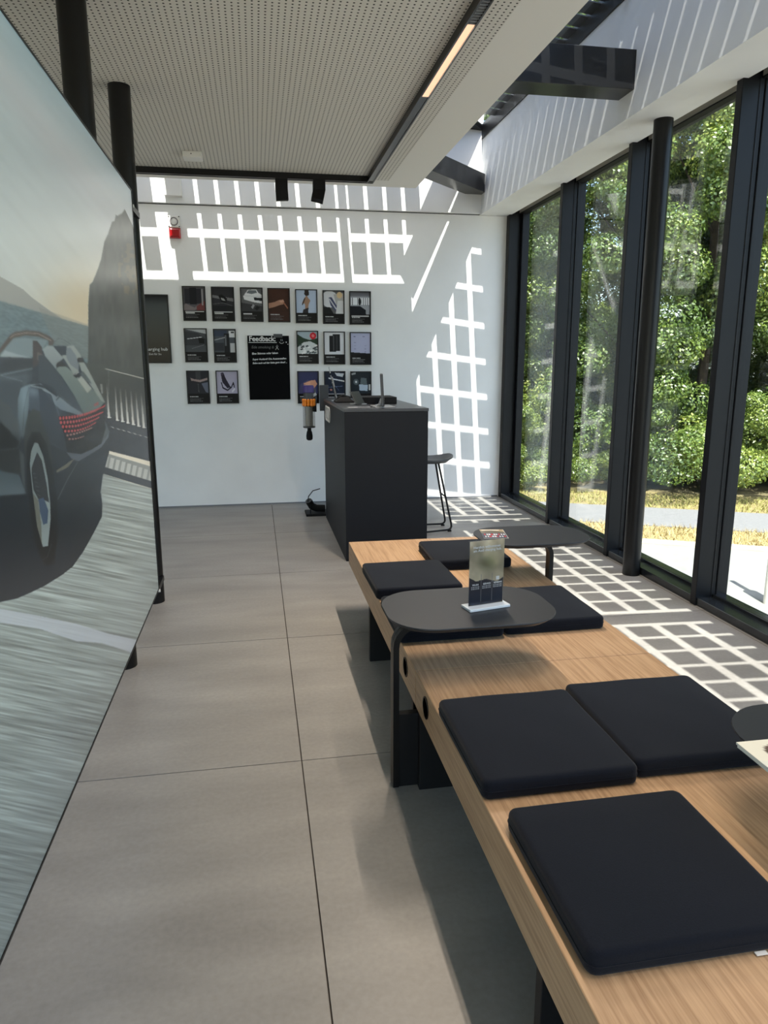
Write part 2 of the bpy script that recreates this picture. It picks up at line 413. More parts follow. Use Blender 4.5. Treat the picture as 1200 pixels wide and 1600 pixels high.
# back slope: gaps seen as light on the wall (xw at z=2.5)
def roof_y(zw): zr = (3.60-SL*B_*zw+SL*0)/(1-SL*B_); return YB-B_*(zr-zw), zr
d25 = roof_y(2.5)[1]-2.5
rows = [roof_y(z)[0] for z in (2.10, 2.165, 2.235, 2.535, 2.615, 3.00, 3.06, 3.36, 3.42)]
row_spans = [(rows[2], rows[3]), (rows[4], rows[5]), (rows[6], rows[7])]
vcols = [[-0.445+0.1855*k for k in range(-1, 8)], [0.945, 1.13, 1.315, 1.497, 1.68], [-0.82-0.1855*k for k in range(17)][::-1]]
for mod in vcols:
    for a, b in zip(mod[:-1], mod[1:]):
        xa, xb = a-A_*d25+0.019, b-A_*d25-0.019
        for ya, yb in row_spans:
            if xb > 1.44 and yb > hip(0)+0: pass
            if ya < YB+(xb-2.25)+0.08 and xb > 1.30: continue
            cells.layers([[(xa, ya, zB(ya)+dz), (xb, ya, zB(ya)+dz), (xb, yb, zB(yb)+dz), (xa, yb, zB(yb)+dz)] for dz in (0.024, 0.030)])
for c_, wd in ((-0.635, 0.13), (0.905, 0.075), (-2.2, 0.13), (-3.7, 0.13)):
    xa, xb = c_-A_*d25-wd/2, c_-A_*d25+wd/2
    bars.layers([[(xa, 6.46, zB(6.46)+dz), (xb, 6.46, zB(6.46)+dz), (xb, YB, zB(YB)+dz), (xa, YB, zB(YB)+dz)] for dz in (-0.04, 0.045)])
nr_ = Vector((1, -1, 0)).normalized()*0.028; nl_ = Vector((1, -1, 0)).normalized()*0.15
pa, pb = Vector((1.44, 6.44, zR(1.44))), Vector((2.28, 7.28, zR(2.28)))
bars.layers([[pa-nl_+Vector((0,0,d)), pa+nr_+Vector((0,0,d)), pb+nr_+Vector((0,0,d)), pb-nl_+Vector((0,0,d))] for d in (0.0, 0.05)])
bars.build('glazing_bars', M_black, roof)
c_o = cells.build('solar_cells', M_cells, roof); c_o['kind'] = 'stuff'
B(2.235, 2.25, Y0, YB-0.02, 3.53, 3.66).build('eaves_strip', M_black, roof)

# beams in the skylight well
bm1 = B(0.9, 2.26, 4.28, 4.47, 2.985, 3.196).build('steel_beam', M_steelbeam, None, bevel=0.004)
tag(bm1, 'black steel beam crossing the skylight straight above the round window column', 'beam', 'skylight beams')
d45 = Vector((1, 1, 0)).normalized(); n45 = Vector((1, -1, 0)).normalized()
e0 = Vector((2.245, 7.245, 3.112)) - d45*0.0
cen = e0 - d45*0.9
bm2 = MB().obox(cen, d45*0.9, n45*0.095, Vector((0, 0, 0.084))).build('steel_beam', M_steelbeam, None, bevel=0.004)
tag(bm2, 'black steel beam running diagonally into the far corner of the skylight', 'beam', 'skylight beams')
B(0.9, 2.26, -1.5, -1.31, 2.985, 3.196).build('steel_beam', M_steelbeam)
tag(bpy.data.objects['steel_beam.002'], 'black steel beam across the skylight behind the viewer', 'beam', 'skylight beams')

# ------------------------------------------------------------------ right-hand window facade
def bay(n, ya, yb):
    w_ = struct(bpy.data.objects.new('window_%d' % n, None)); col.objects.link(w_); w_.location = (XG, (ya+yb)/2, 0)
    B(XG-0.006, XG+0.006, ya+0.03, yb-0.03, 0.08, 2.90).build('pane', M_glass, w_)
    fr = MB().box(XG-0.03, XG+0.05, ya, yb, 0.0, 0.068).box(2.53, XG-0.03, ya, yb, 0.0, 0.05).build('sill', M_sill, w_, bevel=0.003, seg=1)
    MB().box(XG-0.03, XG+0.05, ya, yb, 2.858, 2.940).build('head_rail', M_head, w_, bevel=0.003, seg=1)
    B(XG-0.032, XG+0.052, ya, yb, 2.850, 2.858).build('head_gasket', M_matblack, w_)
    mm = MB().box(2.52, XG-0.012, ya-0.026, ya+0.026, 0.0, 2.945).box(XG-0.012, XG+0.06, ya-0.034, ya+0.034, 0.0, 2.945)
    mm.box(XG-0.045, XG-0.034, ya-0.030, ya+0.030, 0.05, 2.945)
    mm.build('mullion', M_frame, w_, bevel=0.003, seg=1)
    return w_
ym = [7.225] + [5.885+0.0-1.1075*k for k in range(0, 9)]
ym = [7.19, 5.90, 4.79, 3.68, 2.57, 1.46, 0.35, -0.76, -1.87, -2.98]
wn_ = 1
for k in range(len(ym)-1):
    bay(wn_, ym[k+1], ym[k]); wn_ += 1
far = struct(MB().box(2.53, XG-0.012, 7.165, YB-0.001, 0.0, 2.945).box(XG-0.012, XG+0.06, 7.11, YB-0.001, 0.0, 2.945).build('trim_3', M_frame, bevel=0.003, seg=1))
# glazed front behind the viewer
for k, xa in enumerate((-4.0, -2.7, -1.4, -0.1, 1.2)):
    xb = xa+1.3
    w_ = struct(bpy.data.objects.new('window_%d' % wn_, None)); col.objects.link(w_); w_.location = ((xa+xb)/2, Y0, 0); wn_ += 1
    B(xa+0.03, xb-0.03, Y0-0.05, Y0-0.038, 0.08, 2.84).build('pane', M_glass, w_)
    MB().box(xa, xb, Y0-0.1, Y0, 0.0, 0.08).build('sill', M_frame, w_)
    MB().box(xa, xb, Y0-0.1, Y0, 2.80, 2.98).build('head_rail', M_frame, w_)
    MB().box(xa-0.026, xa+0.026, Y0-0.1, Y0+0.03, 0.08, 2.84).build('mullion', M_frame, w_)
struct(B(X0-0.2, 2.3, Y0-0.3, Y0-0.0, 2.98, 3.70).build('wall_front', M_wall))
for k in range(6):
    ya = -3.0+k*8.0/6; yb = ya+8.0/6
    w_ = struct(bpy.data.objects.new('window_%d' % wn_, None)); col.objects.link(w_); w_.location = (X0, (ya+yb)/2, 0); wn_ += 1
    B(X0-0.08, X0-0.068, ya+0.03, yb-0.03, 0.08, 2.79).build('pane', M_glass, w_)
    MB().box(X0-0.12, X0, ya, yb, 0.0, 0.08).build('sill', M_frame, w_)
    MB().box(X0-0.12, X0+0.02, ya-0.026, ya+0.026, 0.08, 2.80).build('mullion', M_frame, w_)

# ------------------------------------------------------------------ columns
for nm, x, y, lb in (('column', 2.475, 4.32, 'round black steel column standing at the window wall'),
                     ('column', -0.652, 4.31, 'slim round black pole at the far end of the car picture panel'),
                     ('column', -0.668, 3.36, 'slim round black pole half hidden behind the top edge of the car picture panel'),
                     ):
    c_ = MB().lathe((x, y, 0), [(0.057, 0.0), (0.057, ZC+0.001)], 32).build('column', M_black, None, smooth=True)
    tag(c_, lb, 'column', 'round black columns')

# ------------------------------------------------------------------ picture panel (car on a coast road)
XP = -0.585
panel = thing('picture_panel', (XP, 2.3, 0.17), 'huge printed panel of an open sports car on a coast road, held by black poles', 'banner')
YA, YE, ZA, ZE = 0.55, 4.02, 0.170, 2.268
MB().box(XP-0.024, XP-0.002, YA, YE, ZA, ZE).build('backing', M_greyplas, panel)
fr = MB(); t_ = 0.006
fr.box(XP-0.026, XP+0.003, YA-t_, YE+t_, ZA-t_, ZA).box(XP-0.026, XP+0.003, YA-t_, YE+t_, ZE, ZE+t_)
fr.box(XP-0.026, XP+0.003, YA-t_, YA, ZA, ZE).box(XP-0.026, XP+0.003, YE, YE+t_, ZA, ZE)
fr.build('frame', M_black, panel)
for yy, zz in ((4.035, 0.15), (4.035, 2.20)):
    MB().lathe((XP+0.0, yy+0.006, zz), [(0.009, -0.006), (0.009, 0.006)], 12, 'x').build('bolt', M_offwhite, panel)
    B(XP-0.11, XP-0.004, 4.03, 4.30, zz-0.015, zz+0.015).build('bracket', M_black, panel)

def car_print():
    nu, nv = 480, 900
    yy = np.concatenate([np.linspace(YA, 1.2, 30)[:-1], 1/np.linspace(1/1.2, 1/YE, nu-29)]); yy[0], yy[-1] = YA, YE
    zz = np.linspace(ZE, ZA, nv)
    Yg, Zg = np.meshgrid(yy, zz); Pn = np.stack([np.full(Yg.size, XP), Yg.ravel(), Zg.ravel()], -1)
    # each vertex colour is the mean of 2 x 2 samples round it
    yf = np.interp(np.sort(np.concatenate([np.arange(nu)-0.25, np.arange(nu)+0.25])), np.arange(nu), yy)
    zf = np.interp(np.sort(np.concatenate([np.arange(nv)-0.25, np.arange(nv)+0.25])), np.arange(nv), zz)
    Yf, Zf = np.meshgrid(yf, zf); d = np.stack([np.full(Yf.size, XP), Yf.ravel(), Zf.ravel()], -1) - np.array(CAM); cx = d @ np.array(r2); cy2 = d @ np.array(u2); cz = d @ np.array(fwd)
    U = 600+F*cx/cz; V = 800-F*cy2/cz           # print coordinates: where each point of the print was measured in the photo
    p = Paint(U, V, (150, 165, 172))
    s4 = lambda pts: [(x/4, 500+y/4) for x, y in pts]
    s5 = lambda pts: [(x/3.077, 430+y/3.077) for x, y in pts]
    s6 = lambda pts: [(60+x/6, 500+y/6) for x, y in pts]
    # sky
    t = np.clip((V-0.9*U-20)/430, 0, 1)[:, None]
    top, mid, low = np.array([176, 214, 238.]), np.array([238, 242, 248.]), np.array([246, 240, 222.])
    q = np.clip(U/200, 0, 1)[:, None]
    S = np.where(t < 0.3, top+(mid-top)*t/0.3, mid+(low-mid)*(t-0.3)/0.7)
    lft = np.array([202, 220, 228.])*(1-t*0.2)+np.array([244, 240, 230.])*t*0.2
    S = S*(0.35+0.65*q)+lft*(0.65-0.65*q)
    cl = vnoise((V-1.15*U)*0.03, (U+V)*0.006, 3)*0.6+vnoise((V-1.2*U)*0.09, (U+V)*0.012, 5)*0.4
    S = S*(0.97+0.07*cl[:, None])
    st = np.exp(-((V-1.3*U-110)/38)**2)[:, None]*0.45
    p.C = S*(1-st)+np.array([240, 237, 243.])*st
    warm = np.exp(-((V-480)/60)**2-((U-125)/60)**2)[:, None]*0.7
    p.C = p.C*(1-warm)+np.array([236, 214, 172.])*warm
    # mountains, sea
    i = p.poly([(-200, 400), (0, 432), (20, 443), (36, 452), (50, 465), (80, 487), (100, 500), (138, 510), (-200, 430)], (178, 180, 174))
    i = p.poly([(-400, 380), (0, 470), (138, 510), (150, 600), (150, 700), (-400, 700)], (128, 148, 152), (98, 120, 128))
    p.shade(i, 0.88+0.24*vnoise((U[i]+2*V[i])*0.12, (V[i]-0.3*U[i])*0.55, 9))
    i = p.poly([(60, 480), (140, 508), (142, 560), (95, 560)], (150, 150, 140), a=0.35)
    # rock
    i = p.poly([(195, 327), (191, 333), (184, 337), (181, 336), (179, 345), (175, 347), (169, 365), (163, 378), (158, 405), (153, 420), (145, 440), (140, 445),
                (138, 475), (138, 520), (137, 575), (150, 640), (250, 660), (250, 300), (214, 372), (206, 350)], (104, 106, 102), (78, 84, 82))
    p.shade(i, 0.88+0.24*vnoise(U[i]*0.25, V[i]*0.06, 11))
    g = vnoise(U[i]*0.22, V[i]*0.16, 13)*np.clip((U[i]-170)/30, 0, 1)*np.clip((500-V[i])/60, 0, 1)*np.clip((V[i]-360)/30, 0, 1)
    k = i[g > 0.42]; p.C[k] = p.C[k]*0.6+np.array([165, 142, 95])*0.4
    # railing
    p.poly(s6([(440, 400), (985, 470), (1060, 1010), (640, 940), (560, 700)]), (84, 90, 86), (68, 72, 72))
    p.line(s6([(630, 458), (990, 550)]), 1.3, (190, 192, 188)); p.line(s6([(658, 470), (660, 700)]), 1.2, (110, 116, 112))
    p.poly(s6([(630, 880), (1100, 1000), (1100, 1340), (640, 1220)]), (56, 60, 66), (44, 48, 56))
    for (xb, yb), (xt, yt) in zip(((665,915),(742,940),(792,952),(842,966),(892,980),(942,995),(992,1008)), ((640,600),(718,620),(765,640),(815,650),(865,660),(912,680),(962,690))):
        p.poly(s6([(xt-3, yt), (xt+5, yt), (xb+8, yb), (xb-14, yb)]), (96, 100, 98), (222, 224, 222))
        p.poly(s6([(xb-16, yb-8), (xb+22, yb-2), (xb+10, yb+6), (xb-16, yb+4)]), (222, 224, 222))
    p.poly(s6([(580, 600), (596, 600), (606, 690), (590, 690)]), (150, 155, 152))
    for k in range(8):
        x, y = 670+52*k, 1000+15*k; p.poly(s6([(x, y-4), (x+24, y+2), (x+52, y+16), (x+28, y+12)]), (205, 207, 205))
    p.poly(s5([(495, 850), (760, 930), (760, 1010), (495, 930)]), (150, 156, 154))
    for k in range(9): p.poly(s5([(505+27*k, 868+9*k), (523+27*k, 872+9*k), (510+27*k, 938+9*k), (494+27*k, 930+9*k)]), (212, 216, 212), a=0.75)
    p.poly(s5([(480, 915), (760, 1000), (760, 1035), (480, 950)]), (52, 56, 62))
    # road
    i = p.poly(s5([(-700, 900), (0, 900), (470, 948), (740, 1032), (1500, 1300), (1500, 4200), (-3000, 4200), (-3000, 900)]), (166, 176, 173), (112, 128, 130))
    vv = V[i]-0.20*U[i]
    p.shade(i, 0.66+0.34*vnoise(U[i]*0.016+7, vv*0.42, 21)+0.34*vnoise(U[i]*0.028, vv*0.95, 23)+0.12*vnoise(U[i]*0.006, vv*0.03, 25))
    i = p.poly([(-60, 945), (0, 951), (60, 962), (120, 975), (170, 990), (214, 1000), (206, 1020), (160, 1005), (120, 1002), (60, 982), (0, 973), (-60, 960)], (208, 218, 228), a=0.85)
    # car shadow
    p.poly(s5([(-600, 1000), (0, 1040), (130, 1000), (300, 960), (485, 1050), (492, 1100), (490, 1160), (450, 1240), (400, 1330), (350, 1400), (300, 1440), (220, 1490), (150, 1525), (80, 1555), (0, 1572), (-600, 1640)]), (36, 42, 48), (44, 53, 63))
    # car body
    p.poly(s5([(-600, 330), (0, 395), (150, 400), (190, 370), (260, 340), (340, 340), (400, 400), (480, 580), (505, 620), (515, 700), (527, 740), (525, 850), (495, 960), (482, 1050), (370, 1110), (280, 1090), (265, 1390), (215, 1398), (180, 1330), (150, 1220), (125, 1060), (-600, 1060)]), (60, 70, 80), (36, 40, 44))
    p.poly(s4([(-400, 150), (0, 232), (110, 232), (205, 245), (200, 380), (130, 410), (110, 480), (130, 600), (150, 700), (120, 760), (0, 620), (-400, 500)]), (60, 70, 78), (86, 98, 108))
    p.poly(s4([(0, 232), (110, 232), (205, 245), (200, 300), (0, 330)]), (58, 66, 72))
    p.line(s4([(0, 345), (70, 330), (200, 303)]), 2.2, (120, 136, 142)); p.line(s4([(0, 345), (140, 383)]), 0.9, (150, 162, 168))
    p.poly(s4([(-400, 460), (0, 500), (60, 540), (110, 640), (125, 760), (60, 700), (0, 640), (-400, 600)]), (84, 92, 96), a=0.8)
    p.poly(s4([(130, 425), (190, 400), (178, 560), (158, 700), (140, 750), (112, 610), (112, 490)]), (128, 150, 162), (84, 98, 104))
    p.line(s4([(180, 420), (150, 560), (142, 700)]), 0.8, (58, 66, 74))
    p.poly(s4([(180, 420), (270, 440), (350, 530), (375, 600), (420, 700), (430, 830), (300, 770), (230, 610), (180, 560)]), (88, 104, 118), (60, 68, 78))
    p.poly(s4([(190, 402), (255, 398), (330, 450), (372, 480), (440, 535), (520, 585), (520, 604), (380, 560), (330, 520), (262, 430), (190, 416)]), (150, 166, 174), (118, 134, 146))
    p.poly(s4([(200, 408), (245, 400), (300, 420), (362, 470), (355, 480), (285, 430), (255, 420)]), (50, 58, 66))
    p.line(s4([(352, 500), (372, 478)]), 1.6, (60, 66, 74))
    p.poly(s4([(150, 800), (155, 680), (172, 600), (205, 555), (250, 572), (290, 660), (318, 780), (335, 960), (310, 1000), (170, 900)]), (70, 78, 78), (48, 52, 54))
    p.poly(s4([(0, 640), (60, 690), (115, 770), (110, 800), (0, 800)]), (40, 45, 47)); p.poly(s4([(-400, 800), (0, 812), (118, 806), (130, 960), (0, 945), (-400, 940)]), (46, 51, 53))
    p.line(s4([(0, 815), (70, 808), (110, 800), (130, 752)]), 1.0, (96, 106, 108))
    p.poly(s4([(118, 800), (150, 850), (158, 1080), (130, 960)]), (72, 80, 84))
    p.poly(s4([(-400, 930), (0, 942), (118, 965), (162, 1085), (0, 1098), (-400, 1100)]), (72, 86, 94), (98, 112, 120))
    def glow(cx, cy_, rx, ry, c, a, ang=0.0):
        ok = np.nonzero((np.abs(U-cx) < 3*max(rx, ry)) & (np.abs(V-cy_) < 3*max(rx, ry)))[0]
        du, dv = U[ok]-cx, V[ok]-cy_; ca, sa = math.cos(ang), math.sin(ang)
        g = a*np.exp(-((du*ca+dv*sa)/rx)**2-((-du*sa+dv*ca)/ry)**2)[:, None]
        p.C[ok] = p.C[ok]*(1-g)+np.array(c, float)*g
    glow(38, 622, 5, 24, (158, 182, 194), 0.55, 0.06); glow(52, 612, 10, 7, (150, 170, 184), 0.5, 0.4); glow(20, 590, 30, 4, (120, 138, 148), 0.35, -0.1)
    glow(92, 640, 9, 16, (112, 132, 150), 0.4, 0.5); glow(128, 770, 22, 26, (24, 26, 30), 0.6); glow(60, 720, 8, 30, (30, 33, 36), 0.35); glow(14, 690, 20, 12, (28, 31, 33), 0.5)
    glow(112, 690, 8, 22, (48, 56, 68), 0.5, -0.3); glow(100, 620, 16, 5, (170, 186, 194), 0.35, 0.7)
    # windscreen, roll hoop, seats
    p.poly(s4([(0, 225), (70, 118), (160, 112), (300, 125), (240, 225), (110, 235)]), (138, 156, 162))
    p.poly(s4([(0, 228), (30, 190), (110, 215), (200, 235), (110, 235)]), (172, 186, 190))
    p.poly(s4([(-60, 240), (0, 178), (60, 98), (90, 76), (160, 65), (240, 71), (312, 102), (338, 128), (332, 158), (304, 160), (302, 128), (240, 104), (160, 96), (85, 112), (0, 212), (-60, 280)]), (92, 82, 76))
    p.line(s4([(62, 112), (90, 92), (160, 80), (240, 86), (318, 128)]), 1.5, (172, 158, 146))
    p.poly(s4([(205, 128), (232, 130), (262, 170), (268, 262), (205, 300)]), (78, 72, 72)); p.poly(s4([(232, 200), (268, 215), (262, 262), (232, 250)]), (120, 112, 108))
    p.poly(s6([(0, 330), (60, 330), (170, 470), (300, 660), (440, 890), (300, 800), (150, 640), (0, 570)]), (66, 76, 84), (80, 92, 102))
    p.poly(s6([(40, 275), (80, 240), (140, 248), (235, 360), (170, 410), (168, 465), (60, 335)]), (170, 182, 184), (140, 152, 156))
    p.poly(s6([(170, 470), (175, 440), (250, 425), (340, 510), (500, 640), (622, 772), (560, 840), (500, 868), (432, 886), (330, 700), (220, 530)]), (136, 152, 148), (104, 120, 120))
    p.poly(s6([(215, 330), (260, 330), (265, 245), (330, 238), (390, 320), (430, 400), (470, 470), (625, 772), (590, 760), (480, 600), (400, 470), (380, 400), (375, 490), (330, 510), (250, 380)]), (168, 178, 176), (150, 162, 158))
    p.poly(s6([(268, 260), (300, 258), (350, 330), (382, 420), (372, 470), (300, 420), (262, 350)]), (130, 142, 150))
    p.poly(s6([(370, 560), (400, 520), (500, 640), (460, 685)]), (176, 184, 178)); p.poly(s6([(420, 480), (480, 560), (500, 600), (440, 570), (390, 500)]), (96, 108, 110))
    p.poly(s6([(166, 425), (180, 398), (218, 384), (268, 438), (200, 436), (170, 448)]), (52, 54, 56)); p.poly(s6([(364, 365), (380, 352), (410, 354), (428, 396), (370, 398)]), (54, 56, 58))
    p.poly(s6([(320, 515), (372, 498), (385, 520), (355, 545)]), (46, 50, 52)); p.line(s6([(318, 512), (350, 510), (380, 488)]), 1.0, (220, 226, 224))
    p.line(s6([(140, 215), (190, 172), (240, 185), (300, 228)]), 0.8, (90, 96, 98))
    # tail
    def smooth(C, n):
        G = C.reshape(2*nv, 2*nu, 3)
        for _ in range(n):
            Q = np.pad(G, ((1, 1), (1, 1), (0, 0)), mode='edge')
            G = (Q[:-2, 1:-1]+Q[2:, 1:-1]+Q[1:-1, :-2]+Q[1:-1, 2:]+2*Q[1:-1, 1:-1])/6
        return G.reshape(-1, 3)
    keep = (V > 505+0.30*(U-140)) & (U < 168+0.0*V) & (V < 830+0.0*U) & (U < 60+0.6*(V-500)+120)
    sm = smooth(p.C, 12); bl = keep[:, None]*0.5
    p.C = p.C*(1-bl)+sm*bl
    i = p.poly(s6([(190, 900), (300, 902), (430, 893), (540, 850), (630, 785), (622, 900), (640, 1000), (590, 1165), (400, 1255), (270, 1245), (240, 1080)]), (50, 52, 56), (40, 44, 46))
    p.poly(s6([(120, 700), (190, 900), (270, 1240), (100, 1130), (20, 900), (0, 640)]), (68, 80, 94), (56, 64, 72), a=0.85)
    for r, (xa, ya, xb, yb, n) in enumerate(((205, 922, 622, 806, 25), (212, 962, 606, 862, 22), (230, 1000, 570, 912, 19), (252, 1042, 540, 960, 16), (272, 1082, 505, 1010, 13), (292, 1116, 425, 1090, 8))):
        for k in range(n):
            f = k/(n-1); x = xa+(xb-xa)*(1-(1-f)**1.7); y = ya+(yb-ya)*(1-(1-f)**1.7)+ (26 if r < 4 else 8)*math.sin(PI*(1-(1-f)**1.7))
            f2 = 1-(1-f)**1.7; s_ = ((xb-xa)/6*1.7*(1-f+0.08)**0.7/(n-1))
            p.ell(60+x/6, 500+y/6, 0.30*s_+0.22, (0.40*s_+0.75)*(1-0.1*r), (196, 86, 92) if r < 4 else (170, 128, 126))
    p.line(s6([(300, 906), (430, 898), (540, 856), (628, 792)]), 0.9, (150, 62, 66))
    for k in range(4): p.ell(60+(530+9*k)/6, 500+(797-5*k)/6, 1.3, 2.0, (186, 78, 84)); 
    for k in range(4): p.ell(60+(530+9*k)/6, 500+(797-5*k)/6, 0.6, 1.2, (120, 128, 126))
    p.poly(s6([(262, 1240), (400, 1258), (500, 1215), (590, 1160), (662, 1045), (655, 1100), (590, 1195), (470, 1270), (372, 1325), (310, 1300)]), (112, 122, 132), (86, 94, 104))
    p.poly(s6([(622, 940), (668, 1050), (590, 1160), (632, 1010)]), (92, 100, 104))
    p.line(s5([(278, 1078), (320, 990), (372, 900)]), 1.2, (98, 106, 108)); p.poly(s5([(270, 940), (360, 880), (330, 920), (275, 950)]), (104, 104, 92))
    # wheel
    p.poly(s4([(162, 830), (170, 760), (200, 700), (250, 700), (292, 780), (332, 950), (360, 1150), (362, 1350), (335, 1500), (296, 1536), (262, 1500), (235, 1430), (200, 1280), (172, 1050)]), (40, 44, 46), (30, 33, 36))
    p.poly(s4([(186, 900), (195, 820), (215, 766), (238, 770), (270, 850), (300, 1000), (314, 1140), (316, 1250), (300, 1412), (268, 1418), (232, 1290), (205, 1080)]), (126, 140, 142), (150, 164, 166))
    p.poly(s4([(196, 930), (212, 880), (232, 826), (262, 880), (292, 1030), (306, 1140), (268, 1120), (240, 1120), (208, 1060)]), (52, 56, 60))
    for k in range(7): p.line(s4([(205+6*k, 960+26*k), (222+6*k, 960+28*k)]), 0.8, (104, 112, 112))
    p.poly(s4([(240, 1120), (272, 1110), (302, 1190), (296, 1270), (270, 1280), (250, 1200)]), (70, 88, 112)); p.poly(s4([(205, 1080), (240, 1130), (258, 1270), (262, 1400), (232, 1290)]), (112, 116, 108))
    p.line(s4([(262, 1500), (296, 1480), (322, 1400)]), 0.8, (84, 90, 92))
    # average the samples, then paint a faint haze of reflected light into the colours
    p.C = p.C.reshape(nv, 2, nu, 2, 3).mean(axis=(1, 3)).reshape(-1, 3)
    p.C = p.C*0.99+3
    return grid_mesh('picture', Pn, nu, nv, p.C, M_banner, panel)
car_print()

# ------------------------------------------------------------------ posters on the back wall
def plain(nu=60, nv=84): 
    u, v = np.meshgrid(np.linspace(0, 1, nu), np.linspace(0, 1, nv)); return nu, nv, u.ravel(), v.ravel()
def textlines(p, y0=0.78, bar=False, tag_=True):
    if bar: p.rect(0.06, y0-0.055, 0.94, y0-0.025, (190, 190, 190))
    rr = random.Random(int(y0*1000)+len(p.C))
    x = 0.07
    while x < 0.48: wd = rr.uniform(0.03, 0.06); p.rect(x, y0-0.012, x+wd, y0+0.016, (196, 196, 196)); x += wd+0.006
    for k in range(3):
        x = 0.07; lim = (0.72, 0.6, 0.66)[k]
        while x < lim: wd = rr.uniform(0.03, 0.08); p.rect(x, y0+0.045+0.045*k, x+wd, y0+0.062+0.045*k, (104, 104, 106)); x += wd+0.014
def art(k, p):
    R_, P_, E_, Ln = p.rect, p.poly, p.ell, p.line
    P_H = 0.71
    if k == 0:
        R_(0,0,1,P_H,(84,82,86)); R_(0.06,0.04,0.86,0.5,(44,44,50)); R_(0.3,0.02,0.62,0.52,(30,30,36)); P_([(0.1,0.5),(0.5,0.62),(0.75,0.5),(0.8,0.56),(0.5,P_H),(0.0,P_H),(0,0.55)],(120,110,112)); P_([(0.6,0.58),(1,0.4),(1,P_H),(0.6,P_H)],(112,62,62)); R_(0.86,0.05,0.92,0.55,(150,148,150)); textlines(p,0.78,True)
    if k == 1:
        R_(0,0,1,P_H,(46,46,50)); P_([(0,0.22),(1,0.32),(1,0.42),(0,0.3)],(112,112,114)); P_([(0.28,0.24),(0.45,0.2),(0.7,0.32),(0.66,0.46),(0.42,0.44)],(22,22,26)); P_([(0.4,0.3),(0.55,0.33),(0.62,0.4),(0.45,0.38)],(160,160,160)); Ln([(0,0.5),(0.5,0.46),(1,0.56)],0.02,(84,84,86)); R_(0,0.55,1,P_H,(32,32,36)); textlines(p,0.78,True)
    if k == 2:
        R_(0,0,1,P_H,(96,96,98)); P_([(0.1,0.24),(0.22,0.14),(0.34,0.04),(0.74,0.03),(0.84,0.13),(1,0.2),(1,0.46),(0.6,0.42),(0.14,0.34)],(216,216,218)); P_([(0.26,0.14),(0.37,0.06),(0.71,0.05),(0.78,0.13),(0.5,0.17)],(104,108,112)); P_([(0.6,0.27),(1,0.29),(1,0.38),(0.63,0.36)],(36,36,40)); Ln([(0.14,0.22),(0.6,0.24),(1,0.24)],0.012,(170,170,174)); P_([(0,0.44),(1,0.54),(1,P_H),(0,P_H)],(58,58,60)); P_([(0.46,0.58),(0.56,0.48),(0.64,0.52),(0.54,0.63)],(150,150,152)); P_([(0.62,0.62),(0.74,0.54),(0.9,0.58),(0.74,0.68)],(30,30,32)); textlines(p,0.78)
    if k == 3:
        R_(0,0,1,1,(60,36,30)); R_(0,0,1,P_H,(70,44,36),(56,34,28)); P_([(0,0.44),(0.3,0.4),(0.5,0.34),(0.72,0.32),(0.78,0.4),(0.7,0.47),(0.5,0.5),(0.25,0.56),(0,0.6)],(166,124,104)); P_([(0.5,0.36),(0.72,0.33),(0.76,0.39),(0.6,0.42)],(196,152,130)); Ln([(0.74,0.42),(0.92,0.58)],0.05,(150,100,80)); textlines(p,0.79)
    if k == 4:
        R_(0,0,1,P_H,(176,190,212)); P_([(0.42,0),(0.62,0),(0.64,0.14),(0.5,0.2),(0.4,0.12)],(52,44,44)); P_([(0.4,0.24),(0.52,0.16),(0.6,0.24),(0.7,0.32),(0.62,0.42),(0.58,0.56),(0.44,0.58),(0.42,0.42),(0.28,0.4)],(160,128,108)); Ln([(0.3,0.44),(0.42,0.26)],0.05,(60,50,48)); P_([(0.34,0.6),(0.6,0.54),(0.58,P_H),(0.3,P_H)],(46,42,46)); textlines(p,0.79)
    if k == 5:
        R_(0,0,1,P_H,(92,92,94)); E_(0.3,0.25,0.42,0.26,(206,206,210)); P_([(0.5,0.1),(1,0.05),(1,0.5),(0.7,0.62)],(170,168,166)); E_(0.8,0.12,0.14,0.1,(206,180,140)); P_([(0.25,0.2),(0.4,0.18),(0.7,0.5),(0.6,0.62),(0.35,0.45)],(70,74,104)); Ln([(0.3,0.25),(0.62,0.55)],0.05,(190,190,196)); P_([(0.7,0.3),(1,0.3),(1,P_H),(0.6,P_H)],(206,206,206)); P_([(0,0.5),(0.3,0.5),(0.5,P_H),(0,P_H)],(30,30,32)); textlines(p,0.8)
    if k == 6:
        R_(0,0,1,P_H,(150,152,158)); R_(0,0,1,0.14,(84,84,90),(120,120,126)); R_(0.04,0.18,0.98,0.4,(222,224,228)); 
        for x in (0.1,0.36,0.44,0.56,0.66,0.76,0.86): R_(x,0.18,x+0.03,0.42,(40,40,46))
        E_(0.48,0.3,0.07,0.12,(20,20,24)); P_([(0,0.44),(0.5,0.44),(0.78,0.56),(0.8,P_H),(0,P_H)],(24,26,34)); textlines(p,0.8,True)
    if k == 7:
        R_(0,0,1,P_H,(74,76,80)); P_([(0,0.0),(1,0.14),(1,0),(0,0)],(178,180,184)); P_([(0.0,0.06),(0.6,0.12),(1,0.3),(1,0.5),(0.7,0.5),(0,0.5)],(56,58,62)); P_([(0.6,0.22),(0.92,0.3),(0.9,0.44),(0.66,0.44)],(22,22,24)); Ln([(0.1,0.3),(0.8,0.24)],0.02,(200,200,204)); Ln([(0.3,0.6),(0.9,0.48)],0.015,(120,120,124)); textlines(p,0.8)
